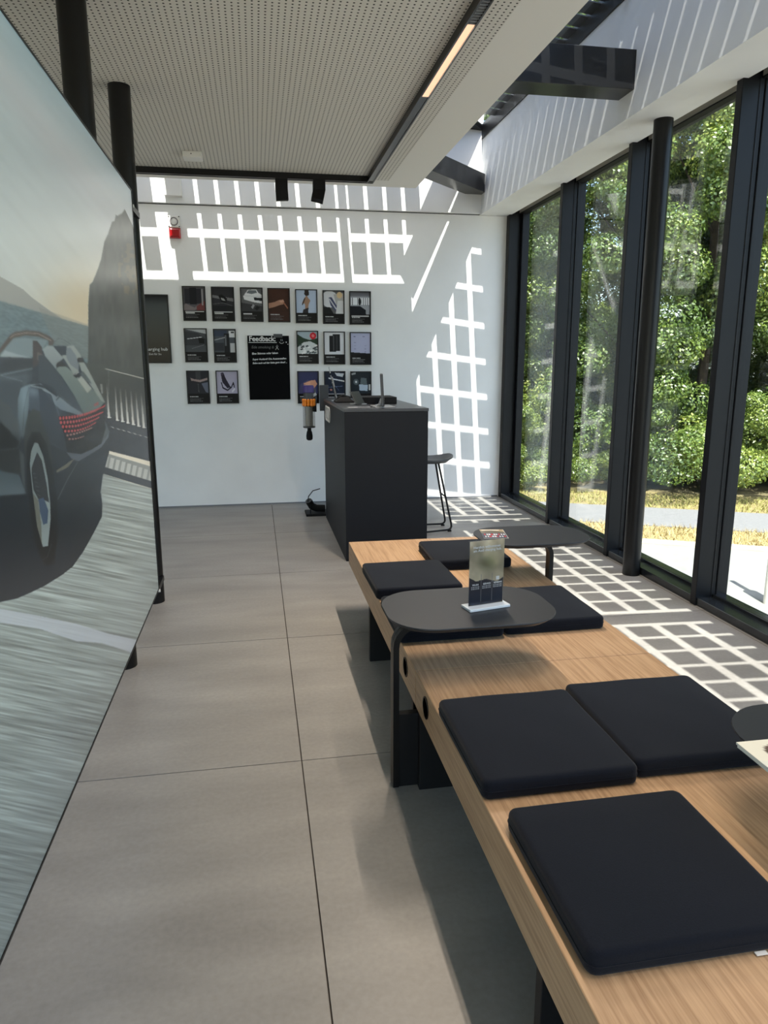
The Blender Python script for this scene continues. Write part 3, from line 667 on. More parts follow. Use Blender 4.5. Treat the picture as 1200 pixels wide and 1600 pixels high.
    if k == 8:
        R_(0,0,1,P_H,(74,78,84)); R_(0,0.02,0.6,0.2,(58,66,84)); R_(0.7,0.03,1,0.24,(214,214,216)); R_(0.8,0.06,0.96,0.1,(50,50,54)); R_(0.46,0.12,0.72,0.7,(30,30,34)); R_(0.5,0.16,0.58,0.5,(96,98,102)); R_(0.76,0.42,0.98,0.7,(186,186,188)); Ln([(0,0.32),(0.5,0.24)],0.03,(150,152,156)); R_(0,0.4,0.45,0.66,(52,54,60)); textlines(p,0.8)
    if k == 9:
        R_(0,0,1,P_H,(166,182,192),(150,160,160)); P_([(0,0.08),(0.3,0.2),(0.6,0.26),(1,0.2),(1,P_H),(0,P_H)],(40,58,44)); P_([(0,0.5),(0.3,0.34),(0.62,0.3),(1,0.42),(1,P_H),(0,P_H)],(206,210,210))
        for q in range(24): x,y = random.Random(q).uniform(0.05,0.95), random.Random(q+99).uniform(0.42,0.68); P_([(x-0.08,y),(x+0.05,y-0.03),(x+0.09,y+0.01),(x-0.04,y+0.04)],((60,66,70),(236,236,236),(96,104,108))[q%3])
        E_(0.78,0.13,0.16,0.11,(196,30,44)); E_(0.78,0.13,0.07,0.05,(220,120,124)); textlines(p,0.79)
    if k == 10:
        R_(0,0,1,P_H,(216,216,220)); R_(0.24,0.1,0.58,0.62,(26,26,30)); R_(0.42,0.05,0.78,0.6,(34,34,38)); Ln([(0.46,0.1),(0.46,0.58)],0.02,(120,120,124)); Ln([(0.62,0.1),(0.62,0.58)],0.015,(84,84,88)); textlines(p,0.79)
    if k == 11:
        R_(0,0,1,P_H,(176,178,204)); Ln([(0.1,0.2),(0.9,0.2)],0.008,(140,140,168)); R_(0.15,0.1,0.24,0.13,(90,90,120)); R_(0.6,0.1,0.72,0.13,(120,120,150))
        for y in (0.3,0.4,0.5): R_(0.16,y,0.26,y+0.02,(140,140,168)); R_(0.7,y+0.1,0.78,y+0.12,(140,140,168))
        P_([(0,0.62),(1,0.66),(1,P_H),(0,P_H)],(28,28,34)); textlines(p,0.81)
    if k == 12:
        R_(0,0,1,P_H,(44,44,50)); R_(0.4,0,0.64,0.3,(66,66,70)); P_([(0.15,0.2),(0.3,0.24),(0.6,0.27),(0.96,0.2),(0.96,0.27),(0.6,0.34),(0.3,0.3),(0.18,0.3)],(160,140,136)); P_([(0.66,0.38),(0.98,0.34),(0.98,0.68),(0.86,0.66)],(104,108,124)); Ln([(0.5,0.4),(0.52,0.66)],0.02,(96,96,98)); textlines(p,0.8)
    if k == 13:
        R_(0,0,1,P_H,(172,166,186)); P_([(0.2,0.06),(0.34,0.04),(0.42,0.2),(0.66,0.5),(0.5,0.54),(0.26,0.34)],(44,38,52)); 
        Ln([(0.22,0.36),(0.28,0.52),(0.5,0.6),(0.7,0.5),(0.8,0.36),(0.84,0.5)],0.05,(40,36,48)); E_(0.28,0.08,0.07,0.05,(66,58,74)); Ln([(0.74,0.64),(0.84,0.56)],0.06,(214,212,220)); textlines(p,0.8)
    if k == 14:
        R_(0,0,1,P_H,(54,58,92)); P_([(0.1,0.4),(0.5,0.24),(0.9,0.5),(0.9,P_H),(0,P_H)],(74,72,104)); P_([(0.3,0.36),(0.62,0.28),(0.86,0.26),(0.96,0.4),(0.8,0.52),(0.6,0.5),(0.42,0.44)],(206,150,122)); 
        for q in range(3): Ln([(0.3,0.38+0.06*q),(0.6,0.34+0.05*q)],0.045,(218,164,136))
        textlines(p,0.8)
    if k == 15:
        R_(0,0,1,P_H,(34,40,56)); P_([(0.5,0.02),(0.98,0.05),(0.9,0.16),(0.6,0.12)],(196,200,206)); Ln([(0.2,0.2),(0.98,0.3)],0.04,(214,216,220)); Ln([(0.1,0.5),(0.9,0.46)],0.015,(96,110,140)); Ln([(0.3,0.28),(0.7,0.6)],0.015,(84,96,124)); E_(0.3,0.58,0.06,0.03,(176,120,110)); R_(0,P_H,1,P_H+0.02,(170,170,174)); textlines(p,0.82,False)
    if k == 16:
        R_(0,0,1,P_H,(36,42,48)); E_(0.25,0.32,0.14,0.1,(84,94,98)); E_(0.25,0.32,0.05,0.04,(206,208,208)); P_([(0.4,0.4),(0.86,0.42),(0.84,0.62),(0.42,0.6)],(176,190,206)); P_([(0.5,0.18),(0.78,0.2),(0.82,0.4),(0.46,0.4)],(96,106,110)); R_(0.9,0.4,1,0.6,(206,208,210)); Ln([(0.04,0.06),(0.2,0.04)],0.06,(150,152,152)); textlines(p,0.8)
def poster(x0, x1, z0, z1, k, label):
    y = YB
    t = thing('poster', ((x0+x1)/2, y, z0), label, 'poster', 'framed posters on the back wall')
    f = 0.009; fr = MB()
    fr.box(x0, x1, y-0.022, y-0.0002, z0, z0+f).box(x0, x1, y-0.022, y-0.0002, z1-f, z1).box(x0, x0+f, y-0.022, y-0.0002, z0+f, z1-f).box(x1-f, x1, y-0.022, y-0.0002, z0+f, z1-f)
    fr.build('frame', M_black, t)
    nu, nv, u, v = plain(); p = Paint(u, v, (24, 22, 24)); art(k, p)
    P = np.stack([x0+f+(x1-x0-2*f)*u, np.full(len(u), y-0.014), z1-f-(z1-z0-2*f)*v], -1)
    grid_mesh('print', P, nu, nv, p.C, M_print, t)
PW, PH = 0.214, 0.318
tops = [(-0.655, 2.125), (-0.388, 2.123), (-0.118, 2.121), (0.140, 2.119), (0.406, 2.112), (0.672, 2.107), (0.934, 2.102)]
lab = ['dark bulky machine print, first poster from the left in the top row', 'dark poster of a speeding car, second from the left in the top row', 'poster of a white car over dark paving, third from the left in the top row',
       'brown poster with a pointing hand, middle of the top row', 'pale blue poster of two reaching hands, fifth in the top row', 'poster of white and grey crumpled shapes, sixth in the top row', 'black and white lounge poster at the right end of the top row',
       'grey poster of a parked car, left of the middle row', 'poster of a dark charging pillar, just left of the blackboard', 'poster of a road through forest with a red round badge', 'white poster of two black cabinets', 'pale lilac diagram poster at the right end of the middle row',
       'dark poster with outstretched arms at the lower left', 'lilac poster of a black cable bag below the charging pillar poster', 'blue poster of a hand, behind the stick vacuum', 'dark blue poster of car lines, behind the leaflet stand', 'dark poster of a white coffee machine, bottom right']
for k, (x, z) in enumerate(tops): poster(x, x+PW, z-PH, z, k, lab[k])
for k, (x, z) in enumerate([(-0.660, 1.739), (-0.388, 1.735), (0.408, 1.722), (0.673, 1.716), (0.935, 1.712)]): poster(x, x+PW, z-PH, z, 7+k, lab[7+k])
for k, (x, z) in enumerate([(-0.660, 1.343), (-0.383, 1.342), (0.405, 1.334), (0.672, 1.332), (0.936, 1.330)]): poster(x, x+PW, z-PH, z, 12+k, lab[12+k])

# large dark poster at the left, mostly behind the pole
t = thing('poster', (-1.0, YB, 1.41), 'large glossy black poster reading charging hub, beside the black pole', 'poster')
B(-1.25, -0.786, YB-0.022, YB-0.0002, 1.413, 2.045).build('frame', M_black, t)
M_gloss = mat('glossy_black_sheet', (11, 10, 17), 0.08, spec=0.2)
B(-1.24, -0.796, YB-0.024, YB-0.021, 1.423, 2.035).build('print', M_gloss, t)
text('Audi charging hub', 0.042, (-0.815, YB-0.0245, 1.53), ROT_WALL, M_textwhite, t, align='RIGHT')
text('Zeit für Sie', 0.026, (-0.875, YB-0.0245, 1.49), ROT_WALL, M_textwhite, t, align='RIGHT')

# blackboard
bb = thing('blackboard', (0.13, YB, 1.06), 'black chalkboard headed Feedback with white handwriting', 'blackboard')
B(-0.066, 0.334, YB-0.018, YB-0.0002, 1.058, 1.674).build('board', mat('chalkboard_black', (6, 6, 8), 0.75, spec=0.12), bb, bevel=0.002, seg=1)
B(0.185, 0.272, YB-0.026, YB-0.012, 1.655, 1.690).build('clip', M_greyplas, bb, bevel=0.003, seg=1)
yb_ = YB-0.0185
text('Feedback:', 0.068, (-0.052, yb_, 1.622), ROT_WALL, M_chalk, bb, bold=0.0012, spacing=0.95)
ul = MB().box(-0.055, 0.215, yb_-0.0006, yb_, 1.606, 1.611).build('underline', M_chalk, bb)
text('Ede smoking &', 0.036, (-0.030, yb_, 1.553), ROT_WALL, M_chalkdim, bb, bold=0.0004, shear=0.15)
rot_t = Matrix.Rotation(-0.03, 3, 'Y') @ ROT_WALL
text('Eine Stimme oder leben', 0.026, (-0.028, yb_, 1.494), rot_t, M_chalk, bb, bold=0.0006, shear=0.15)
text('Super Ausland! Die Aussenstellen', 0.024, (-0.024, yb_, 1.440), rot_t, M_chalk, bb, bold=0.0006, shear=0.15)
text('Siehe auch auf der Seite gern drauf ...', 0.0222, (-0.024, yb_, 1.404), rot_t, M_chalk, bb, bold=0.0006, shear=0.15)
smile = MB().tube([(0.262+0.022*math.cos(a), yb_, 1.618+0.018*math.sin(a)) for a in np.linspace(PI*1.05, PI*1.95, 9)], 0.0018, 5)
smile.tube([(0.254, yb_, 1.640), (0.257, yb_, 1.622)], 0.0016, 5); smile.tube([(0.268, yb_, 1.641), (0.271, yb_, 1.623)], 0.0016, 5)
smile.build('smiley', M_chalk, bb)
hb = MB()
for hx, hz, s_ in ((0.307, 1.611, 0.007), (0.322, 1.592, 0.005)):
    hb.quad((hx, yb_-0.0006, hz-s_), (hx+s_, yb_-0.0006, hz+0.2*s_), (hx+0.5*s_, yb_-0.0006, hz+s_), (hx, yb_-0.0006, hz+0.5*s_), (hx-0.5*s_, yb_-0.0006, hz+s_), (hx-s_, yb_-0.0006, hz+0.2*s_))
hb.build('hearts', M_chalk, bb)
rb = MB().tube([(0.200, yb_, 1.540), (0.226, yb_, 1.572), (0.218, yb_, 1.584), (0.208, yb_, 1.572), (0.232, yb_, 1.540)], 0.0016, 5).build('ribbon_drawing', M_chalk, bb)

# alarm sounder
al = thing('alarm_sounder', (-0.688, YB, 2.55), 'white square alarm sounder with a red flashing light below it', 'alarm')
B(-0.742, -0.634, YB-0.045, YB-0.0002, 2.638, 2.742).build('housing', M_offwhite, al, bevel=0.006)
MB().lathe((-0.688, YB-0.046, 2.690), [(0.037, -0.004), (0.037, 0.004), (0.029, 0.004), (0.029, -0.004)], 28, 'y').build('sounder_ring', mat('grey_ring', (120, 112, 114), 0.6), al, smooth=True)
MB().lathe((-0.688, YB-0.046, 2.690), [(0.026, -0.004), (0.026, 0.003), (0.012, 0.005)], 24, 'y').build('sounder_cap', M_offwhite, al, smooth=True)
for dx in (-0.045, 0.045):
    for dz in (-0.043, 0.043): MB().lathe((-0.688+dx, YB-0.045, 2.690+dz), [(0.0055, -0.002), (0.0055, 0.002)], 10, 'y').build('screw', M_matblack, al)
MB().layers([[(-0.688+sx*(0.052-q), YB-dy, 2.592+sz*(0.046-q)) for sx, sz in ((-1,-1),(1,-1),(1,1),(-1,1))] for q, dy in ((0, 0.0002), (0, 0.03), (0.008, 0.048), (0.02, 0.055))]).build('strobe_lens', M_red, al, bevel=0.003)

# small box on the wall above the ceiling line, and the sensor under the ceiling
tag(B(-0.755, -0.600, YB-0.11, YB-0.0382, 2.90, 3.055).build('junction_box', M_offwhite, None, bevel=0.004), 'white box fixed to the upper wall above the alarm', 'box')
ap = thing('access_point', (-0.375, 5.52, ZC), 'small white box with a status light mounted under the perforated ceiling', 'access point')
B(-0.440, -0.310, 5.46, 5.58, ZC-0.040, ZC-0.0006).build('housing', M_offwhite, ap, bevel=0.005)
B(-0.385, -0.378, 5.4585, 5.462, ZC-0.022, ZC-0.015).build('status_light', M_greyplas, ap)

# ------------------------------------------------------------------ lighting rail under the ceiling
rail = thing('light_rail', (0.95, 3.0, 2.80), 'black lighting rail bent round the far right corner of the perforated ceiling', 'light')
zr0, zr1 = 2.800, ZC-0.0006
def railbody():
    m = MB()
    m.box(0.918, 0.926, -2.6, 5.965, zr0, zr1).box(0.962, 0.970, -2.6, 5.965, zr0, zr1).box(0.926, 0.962, -2.6, 5.965, zr1-0.01, zr1)
    return m
railbody().build('rail_profile', M_black, rail)
m = MB().box(-3.4, 0.970, 5.925, 5.933, zr0, zr1).box(-3.4, 0.970, 5.969, 5.977, zr0, zr1).box(-3.4, 0.970, 5.933, 5.969, zr0+0.004, zr1)
m.build('rail_profile', M_black, rail)
def strip(y0, y1, watts):
    B(0.9265, 0.9615, y0, y1, zr0+0.004, zr0+0.012).build('diffuser', M_lamp, rail)
    la = bpy.data.lights.new('strip_light', 'AREA'); la.shape = 'RECTANGLE'; la.size = 0.033; la.size_y = y1-y0-0.01
    la.energy = watts; la.color = (1.0, 0.85, 0.69); la.spread = math.radians(125)
    lo = bpy.data.objects.new('strip_light', la); col.objects.link(lo); lo.location = (0.944, (y0+y1)/2, zr0+0.003); attach(lo, rail)
strip(3.235, 4.075, 22); strip(1.25, 2.09, 6); strip(0.20, 1.04, 6); strip(-1.9, -1.06, 14)
lv = MB()
for k in range(26):
    y = 3.225-0.024*k; lv.box(0.926, 0.962, y-0.0012, y+0.0012, zr0+0.002, zr0+0.02)
lv.build('louvre', M_silver, rail)['kind'] = 'stuff'
for a, b in ((4.075, 5.925), (2.09, 2.6), (1.04, 1.25), (-1.06, 0.20), (-2.6, -1.9)): B(0.926, 0.962, a, b, zr0+0.004, zr0+0.012).build('blank_cover', M_black, rail)
def spot(x, tilt, sx, lb):
    y = 5.951; t = thing('spotlight', (x, y, zr0), lb, 'spotlight', 'spotlights under the rail')
    B(x-0.047, x+0.047, y-0.035, y+0.035, zr0-0.075, zr0-0.0004).build('driver_box', M_matblack, t, bevel=0.002, seg=1)
    c = Vector((x, y, zr0-0.075)); a = Vector((math.sin(sx), math.sin(tilt), -1)).normalized(); e = Vector((1, 0, 0)); e = (e-a*e.dot(a)).normalized(); f = a.cross(e)
    MB().obox(c+a*0.035, e*0.047, f*0.035, a*0.045).build('lamp_head', M_matblack, t, bevel=0.002, seg=1)
    sl = bpy.data.lights.new('spot_light', 'SPOT'); sl.energy = 16; sl.color = (1.0, 0.87, 0.74); sl.spot_size = math.radians(95); sl.spot_blend = 1.0; sl.shadow_soft_size = 0.03
    so_ = bpy.data.objects.new('spot_light', sl); col.objects.link(so_); so_.rotation_euler = a.to_track_quat('-Z', 'Y').to_euler(); so_.location = c+a*0.112; attach(so_, t)
spot(0.250, 0.10, 0.06, 'left one of the two black square spotlights under the rail')
spot(0.540, -0.25, -0.25, 'right one of the two black square spotlights, head tilted')

# ------------------------------------------------------------------ counter
ct = thing('reception_counter', (0.9, 5.76, 0), 'tall anthracite reception counter with interlocked ring emblem on its side', 'counter')
cb = MB().box(0.600, 1.200, 4.98, 6.52, 0.0, 1.078); cb.build('body', M_counter, ct, bevel=0.002, seg=1)
B(0.597, 1.203, 4.977, 6.523, 1.078, 1.10).build('countertop', mat('counter_top', (54, 56, 61), 0.33, spec=0.5), ct, bevel=0.002, seg=1)
for k in range(4):
    MB().layers([[(0.5985-dx, 6.03+0.088*k+r*math.cos(a), 0.985+r*math.sin(a)) for a in np.linspace(0, 2*PI, 36, endpoint=False)] for r, dx in ((0.066, 0.0), (0.066, 0.005), (0.058, 0.005), (0.058, 0.0))], close=False).build('emblem_ring', M_offwhite, ct)
# things on the counter
Z1 = 1.1002
mon = thing('monitor', (0.89, 5.17, Z1), 'slim silver monitor seen edge-on at the near end of the counter', 'monitor')
MB().obox((0.903, 5.20, Z1+0.125), (0.008, 0.0, 0.0), (0.03, 0.17, 0.0), (-0.006, 0.0, 0.112)).build('screen', M_greyplas, mon, bevel=0.003)
MB().obox((0.9125, 5.20, Z1+0.125), (0.003, 0.0, 0.0), (0.03, 0.168, 0.0), (-0.006, 0.0, 0.110)).build('display', M_black, mon)
MB().layers([[(x, y, z) for y in (5.15, 5.25)] + [(x2, y, z2) for y in (5.25, 5.15)] for x, z, x2, z2 in ((0.90, Z1+0.06, 0.912, Z1+0.06), (0.885, Z1+0.02, 0.90, Z1+0.018), (0.845, Z1+0.006, 0.862, Z1+0.002))]).build('stand', M_silver, mon)
B(0.835, 0.985, 5.08, 5.32, Z1, Z1+0.006).build('foot', M_silver, mon, bevel=0.002, seg=1)
tag(B(0.80, 1.085, 5.56, 5.86, Z1, Z1+0.052).build('storage_case', M_matblack, None, bevel=0.004), 'flat black case lying at the back of the counter', 'case')
tb = thing('tablet', (0.80, 5.55, Z1), 'silver tablet leaning on its stand in the middle of the counter', 'tablet')
MB().obox((0.765, 5.50, Z1+0.050), (0.040, 0.05, 0), (-0.022, 0.016, 0.048), (0.003, -0.003, 0.0015)).build('screen', M_greyplas, tb, bevel=0.002, seg=1)
MB().obox((0.775, 5.53, Z1+0.004), (0.05, 0.015, 0), (-0.012, 0.04, 0), (0, 0, 0.004)).build('stand', M_silver, tb)
ms = thing('phone_handset', (0.72, 5.85, Z1), 'black desk telephone lying on the counter', 'telephone')
MB().layers([[(0.70+a*sx, 5.85+b*sy_, Z1+h) for sx, sy_ in ((-1,-1),(1,-1),(1,1),(-1,1))] for a, b, h in ((0.075, 0.09, 0), (0.075, 0.09, 0.01), (0.03, 0.05, 0.045))]).build('base', M_matblack, ms, bevel=0.004)
MB().tube([(0.645, 5.82, Z1+0.03), (0.69, 5.82, Z1+0.055), (0.75, 5.82, Z1+0.035)], 0.012, 8).build('handset', M_matblack, ms, smooth=True)
lh = thing('leaflet_stand', (0.645, 6.05, Z1), 'clear acrylic leaflet stand at the far end of the counter', 'stand')
MB().obox((0.632, 6.06, Z1+0.142), (0.002, 0, 0.0), (0.012, 0.085, 0), (-0.028, 0, 0.14)).build('back_plate', M_acrylic, lh)
MB().obox((0.660, 6.06, Z1+0.06), (0.002, 0, 0.0), (0.012, 0.085, 0), (-0.012, 0, 0.058)).build('front_plate', M_acrylic, lh)
B(0.63, 0.72, 5.98, 6.14, Z1, Z1+0.003).build('base', M_acryledge, lh)
MB().obox((0.650, 6.06, Z1+0.10), (0.003, 0, 0.0), (0.0105, 0.072, 0), (-0.020, 0, 0.098)).build('leaflets', mat('leaflet_paper', (150, 146, 142), 0.6), lh)
for q, (x, y, rz_) in enumerate(((0.69, 5.16, 0.1), (0.76, 5.13, -0.2))):
    pp = MB().obox((x, y, Z1+0.001+0.0015*q), (0.045*math.cos(rz_), 0.045*math.sin(rz_), 0), (-0.032*math.sin(rz_), 0.032*math.cos(rz_), 0), (0, 0, 0.0007)).build('paper_slip', mat('slip_%d' % q, ((196, 198, 202), (150, 152, 158))[q], 0.5))
    tag(pp, ('pale paper slip near the left front corner of the counter', 'grey paper slip lying against the foot of the monitor')[q], 'paper')

# ------------------------------------------------------------------ bar stool behind the counter
st = thing('bar_stool', (1.42, 5.84, 0), 'black bar stool with dished seat and wire sled legs behind the counter', 'stool')
def seat():
    rings = []; n = 28; cx_, cy_2 = 1.435, 5.86
    for f, dz in ((1.0, 0.0), (1.0, 0.012)):
        rings.append([(cx_+0.185*math.copysign(abs(math.cos(a))**0.7, math.cos(a))*f, cy_2+0.165*math.copysign(abs(math.sin(a))**0.7, math.sin(a))*f, 0.612+0.03*max(0, math.cos(a))**2+0.01*max(0, -math.cos(a))+dz) for a in np.linspace(0, 2*PI, n, endpoint=False)])
    low = [(cx_+0.14*math.cos(a), cy_2+0.12*math.sin(a), 0.588) for a in np.linspace(0, 2*PI, n, endpoint=False)]
    top = [(cx_+0.12*math.cos(a), cy_2+0.10*math.sin(a), 0.604) for a in np.linspace(0, 2*PI, n, endpoint=False)]
    return MB().layers([low, rings[0], rings[1], top])
seat().build('seat', mat('dark_grey_seat', (70, 73, 78), 0.45), st, smooth=True)
def bend(p, q, r_, s, n=5):
    p, q, s = map(Vector, (p, q, s)); a = q+(p-q).normalized()*r_; b = q+(s-q).normalized()*r_
    return [a*(1-t)**2+q*2*t*(1-t)+b*t*t for t in np.linspace(0, 1, n)]
for yy, yt in ((5.765, 5.80), (5.985, 5.91)):
    top_r, fr_, bl, top_l = (1.49, yt, 0.592), (1.612, yy, 0.016), (1.255, yy-0.09 if yy < 5.9 else yy+0.0, 0.016), (1.37, yt, 0.592)
    pts = [top_r]+bend(top_r, fr_, 0.05, bl)+bend(fr_, bl, 0.05, top_l)+[top_l]
    MB().tube(pts, 0.0085, 8).build('leg', M_black, st, smooth=True)
    for px, py in ((1.585, yy-0.007 if yy < 5.9 else yy), (1.30, yy-0.078 if yy < 5.9 else yy)): B(px-0.015, px+0.015, py-0.01, py+0.01, 0.0, 0.012).build('glide', M_matblack, st)
MB().tube([(1.552, 5.775, 0.30), (1.552, 5.972, 0.30)], 0.007, 8).build('footrest', M_black, st, smooth=True)

# ------------------------------------------------------------------ stick vacuum on its floor dock
dk = thing('vacuum_dock', (0.52, 6.68, 0), 'black floor dock with a square foot and post behind the counter', 'stand')
B(0.42, 0.67, 6.57, 6.80, 0.0, 0.022).build('base_plate', M_matblack, dk, bevel=0.003)
B(0.618, 0.655, 6.655, 6.695, 0.022, 1.21).build('post', M_greyplas, dk, bevel=0.003)
B(0.572, 0.655, 6.640, 6.655, 0.98, 1.215).build('holder', M_greyplas, dk, bevel=0.004)
vc = thing('stick_vacuum', (0.468, 6.60, 0.72), 'stick vacuum with orange ring, purple top and clear bin hanging on its dock', 'vacuum cleaner')
vx, vy = 0.468, 6.60
MB().lathe((vx, vy, 0), [(0.046, 1.148), (0.050, 1.152), (0.050, 1.205), (0.044, 1.215)], 28).build('filter', M_purple, vc, smooth=True)
MB().lathe((vx, vy, 0), [(0.045, 1.09), (0.045, 1.148)], 28).build('motor', M_greyplas, vc, smooth=True)
for k in range(11):
    a = 2*PI*k/11; c, s_ = math.cos(a), math.sin(a)
    MB().lathe((vx+0.050*c, vy+0.050*s_, 0), [(0.006, 1.026), (0.0135, 1.036), (0.0115, 1.060), (0.0135, 1.084), (0.006, 1.094)], 10).build('cyclone', M_orange, vc, smooth=True)
MB().lathe((vx, vy, 0), [(0.042, 1.03), (0.042, 1.09)], 20).build('cyclone_core', mat('orange_core', (70, 34, 8), 0.6), vc, smooth=True)
MB().lathe((vx, vy, 0), [(0.056, 0.838), (0.056, 1.03)], 32).build('bin', M_bin, vc, smooth=True)
MB().lathe((vx, vy, 0), [(0.034, 0.846), (0.036, 1.026)], 24).build('shroud', mat('bin_mesh', (150, 152, 152), 0.45, 0.2), vc, smooth=True)
MB().lathe((vx, vy, 0), [(0.050, 0.830), (0.057, 0.834), (0.057, 0.842)], 24).build('bin_lid', M_greyplas, vc, smooth=True)
MB().lathe((vx, vy, 0), [(0.018, 0.832), (0.018, 0.805), (0.025, 0.79), (0.030, 0.755), (0.028, 0.725), (0.016, 0.715)], 20).build('nozzle', M_matblack, vc, smooth=True)
MB().obox((0.508, 6.605, 1.122), (0.030, 0, 0.018), (0, 0.016, 0), (-0.006, 0, 0.012)).build('handle', M_silver, vc, bevel=0.004)
MB().tube([(0.52, 6.61, 1.18), (0.532, 6.61, 1.10), (0.528, 6.61, 1.03)], 0.012, 10).build('grip', M_greyplas, vc, smooth=True)
B(0.505, 0.538, 6.585, 6.632, 0.975, 1.03).build('battery', M_matblack, vc, bevel=0.004)
tl = thing('floor_tool', (0.49, 6.66, 0.022), 'curved black vacuum tool lying on the dock foot, with its cable', 'vacuum tool')
MB().tube([(0.452, 6.63, 0.135), (0.475, 6.635, 0.09), (0.52, 6.64, 0.066), (0.60, 6.645, 0.06)], 0.034, 14).build('tool_body', M_matblack, tl, smooth=True)
MB().tube([(0.447, 6.622, 0.145), (0.4535, 6.63, 0.130)], 0.031, 14).build('tool_mouth', M_greyplas, tl, smooth=True)
MB().tube([(0.462, 6.60, 0.0225), (0.463, 6.60, 0.10), (0.440, 6.61, 0.135), (0.448, 6.62, 0.185), (0.49, 6.63, 0.235), (0.56, 6.65, 0.25)], 0.0045, 6).build('cable', M_matblack, tl, smooth=True)

# ------------------------------------------------------------------ benches
BX0, BX1, BT, BB = 0.490, 1.338, 0.410, 0.283
def bench(y0, y1, legs, holes, label):
    t = thing('bench', ((BX0+BX1)/2, (y0+y1)/2, 0), label, 'bench', 'oak benches in a row')
    B(BX0, BX1, y0+0.0008, y1-0.0008, BB, BT).build('seat_block', M_wood, t, bevel=0.0015, seg=1)
    for y in legs: B(BX0+0.004, BX1-0.004, y, y+0.03, 0.0, BB).build('leg', M_legblack, t, bevel=0.0015, seg=1)
    B(BX0+0.05, BX1-0.05, y0+0.05, y1-0.05, BB-0.006, BB).build('underplate', M_greyplas, t)
    for y in holes:
        MB().lathe((BX0, y, 0.352), [(0.036, -0.0025), (0.036, 0.0), (0.031, 0.0), (0.031, -0.0025)], 28, 'x').build('grommet', M_black, t, smooth=True)
        MB().lathe((BX0, y, 0.352), [(0.031, -0.0008), (0.0305, 0.0)], 28, 'x').build('socket', M_matblack, t)
    return t
bench(2.172, 3.945, (2.225, 3.195, ), (2.335,), 'far oak bench on black panel legs in front of the counter')
bench(0.38, 2.170, (1.075, 2.119, 0.40), (2.022,), 'near oak bench on black panel legs in the right foreground')

# ------------------------------------------------------------------ cushions
def cushion(x0, x1, y0, y1, label, seed, rz=0.0, h=0.050):
    r = random.Random(seed); w_, d_ = x1-x0, y1-y0
    t = thing('seat_cushion', ((x0+x1)/2, (y0+y1)/2, BT+0.0004), label, 'cushion', 'dark seat cushions on the benches', rz)
    bm = bmesh.new(); bmesh.ops.create_cube(bm, size=1.0)
    bmesh.ops.scale(bm, vec=(w_, d_, h), verts=bm.verts); bmesh.ops.translate(bm, vec=(0, 0, h/2), verts=bm.verts)
    vert = [e for e in bm.edges if abs(e.verts[0].co.z-e.verts[1].co.z) > 0.01]
    bmesh.ops.bevel(bm, geom=vert, offset=0.022, segments=4, profile=0.5, affect='EDGES')
    hor = [e for e in bm.edges if abs(e.verts[0].co.z-e.verts[1].co.z) < 1e-5 and len(e.link_faces) == 2 and e.calc_face_angle(0) > 0.8]
    bmesh.ops.bevel(bm, geom=hor, offset=0.012, segments=4, profile=0.5, affect='EDGES')
    bmesh.ops.triangulate(bm, faces=[f for f in bm.faces if len(f.verts) > 4])
    bmesh.ops.subdivide_edges(bm, edges=[e for e in bm.edges if e.calc_length() > 0.06], cuts=5, use_grid_fill=True)
    ph = [r.uniform(0, 6) for _ in range(4)]
    for v in bm.verts:
        if v.co.z > h*0.6:
            fx, fy = 1-(2*v.co.x/w_)**2, 1-(2*v.co.y/d_)**2
            v.co.z += 0.004*max(fx, 0)*max(fy, 0)+0.0009*math.sin(v.co.x*26+ph[0])*math.sin(v.co.y*23+ph[1])
        if v.co.z > 0.004 and v.co.z < h*0.8:
            k = 0.0016*math.sin(v.co.y*40+ph[2])+0.0016*math.sin(v.co.x*40+ph[3]); v.co.x *= 1+k; v.co.y *= 1+k
    me = bpy.data.meshes.new('cover'); bm.to_mesh(me); bm.free()
    me.transform(Matrix.Translation(t.location) @ Matrix.Rotation(rz, 4, 'Z'))
    o = link('cover', me, M_fabric, t, smooth=True)
    ring = [(x, y, BT+0.0004+h*0.48) for x, y in rrect(-w_/2-0.0006, w_/2+0.0006, -d_/2-0.0006, d_/2+0.0006, 0.022, 5)]
    cx_, cy_2 = (x0+x1)/2, (y0+y1)/2
    ring = [(cx_+x*math.cos(rz)-y*math.sin(rz), cy_2+x*math.sin(rz)+y*math.cos(rz), z) for x, y, z in ring]
    MB().tube(ring+[ring[0]], 0.0013, 5).build('seam', M_fabric, t)
    return t
c1 = cushion(0.508, 0.922, 0.928, 1.338, 'black cushion lying alone at the front of the near bench', 1)
MB().obox((0.828, 0.9255, BT+0.004), (0.011, 0, 0), (0, 0.004, 0), (0, 0, 0.0007)).build('care_tag', M_offwhite, c1)
cushion(0.487, 0.884, 1.432, 1.868, 'black cushion at the left edge of the near bench, beside another cushion', 2)
cushion(0.888, 1.300, 1.452, 1.895, 'black cushion at the window side of the near bench, behind the magazines', 3, -0.01)
cushion(0.480, 0.884, 2.405, 2.82, 'black cushion on the far bench, mostly under the small table with the sign', 4)
cushion(0.890, 1.292, 2.415, 2.83, 'black cushion on the window side of the far bench, right behind the sign table', 5)
cushion(0.478, 0.868, 2.905, 3.330, 'black cushion at the left edge of the far bench, behind the sign table', 6, 0.01)
cushion(0.838, 1.235, 3.285, 3.700, 'farthest black cushion, partly under the table with the leaflet', 7, -0.02)

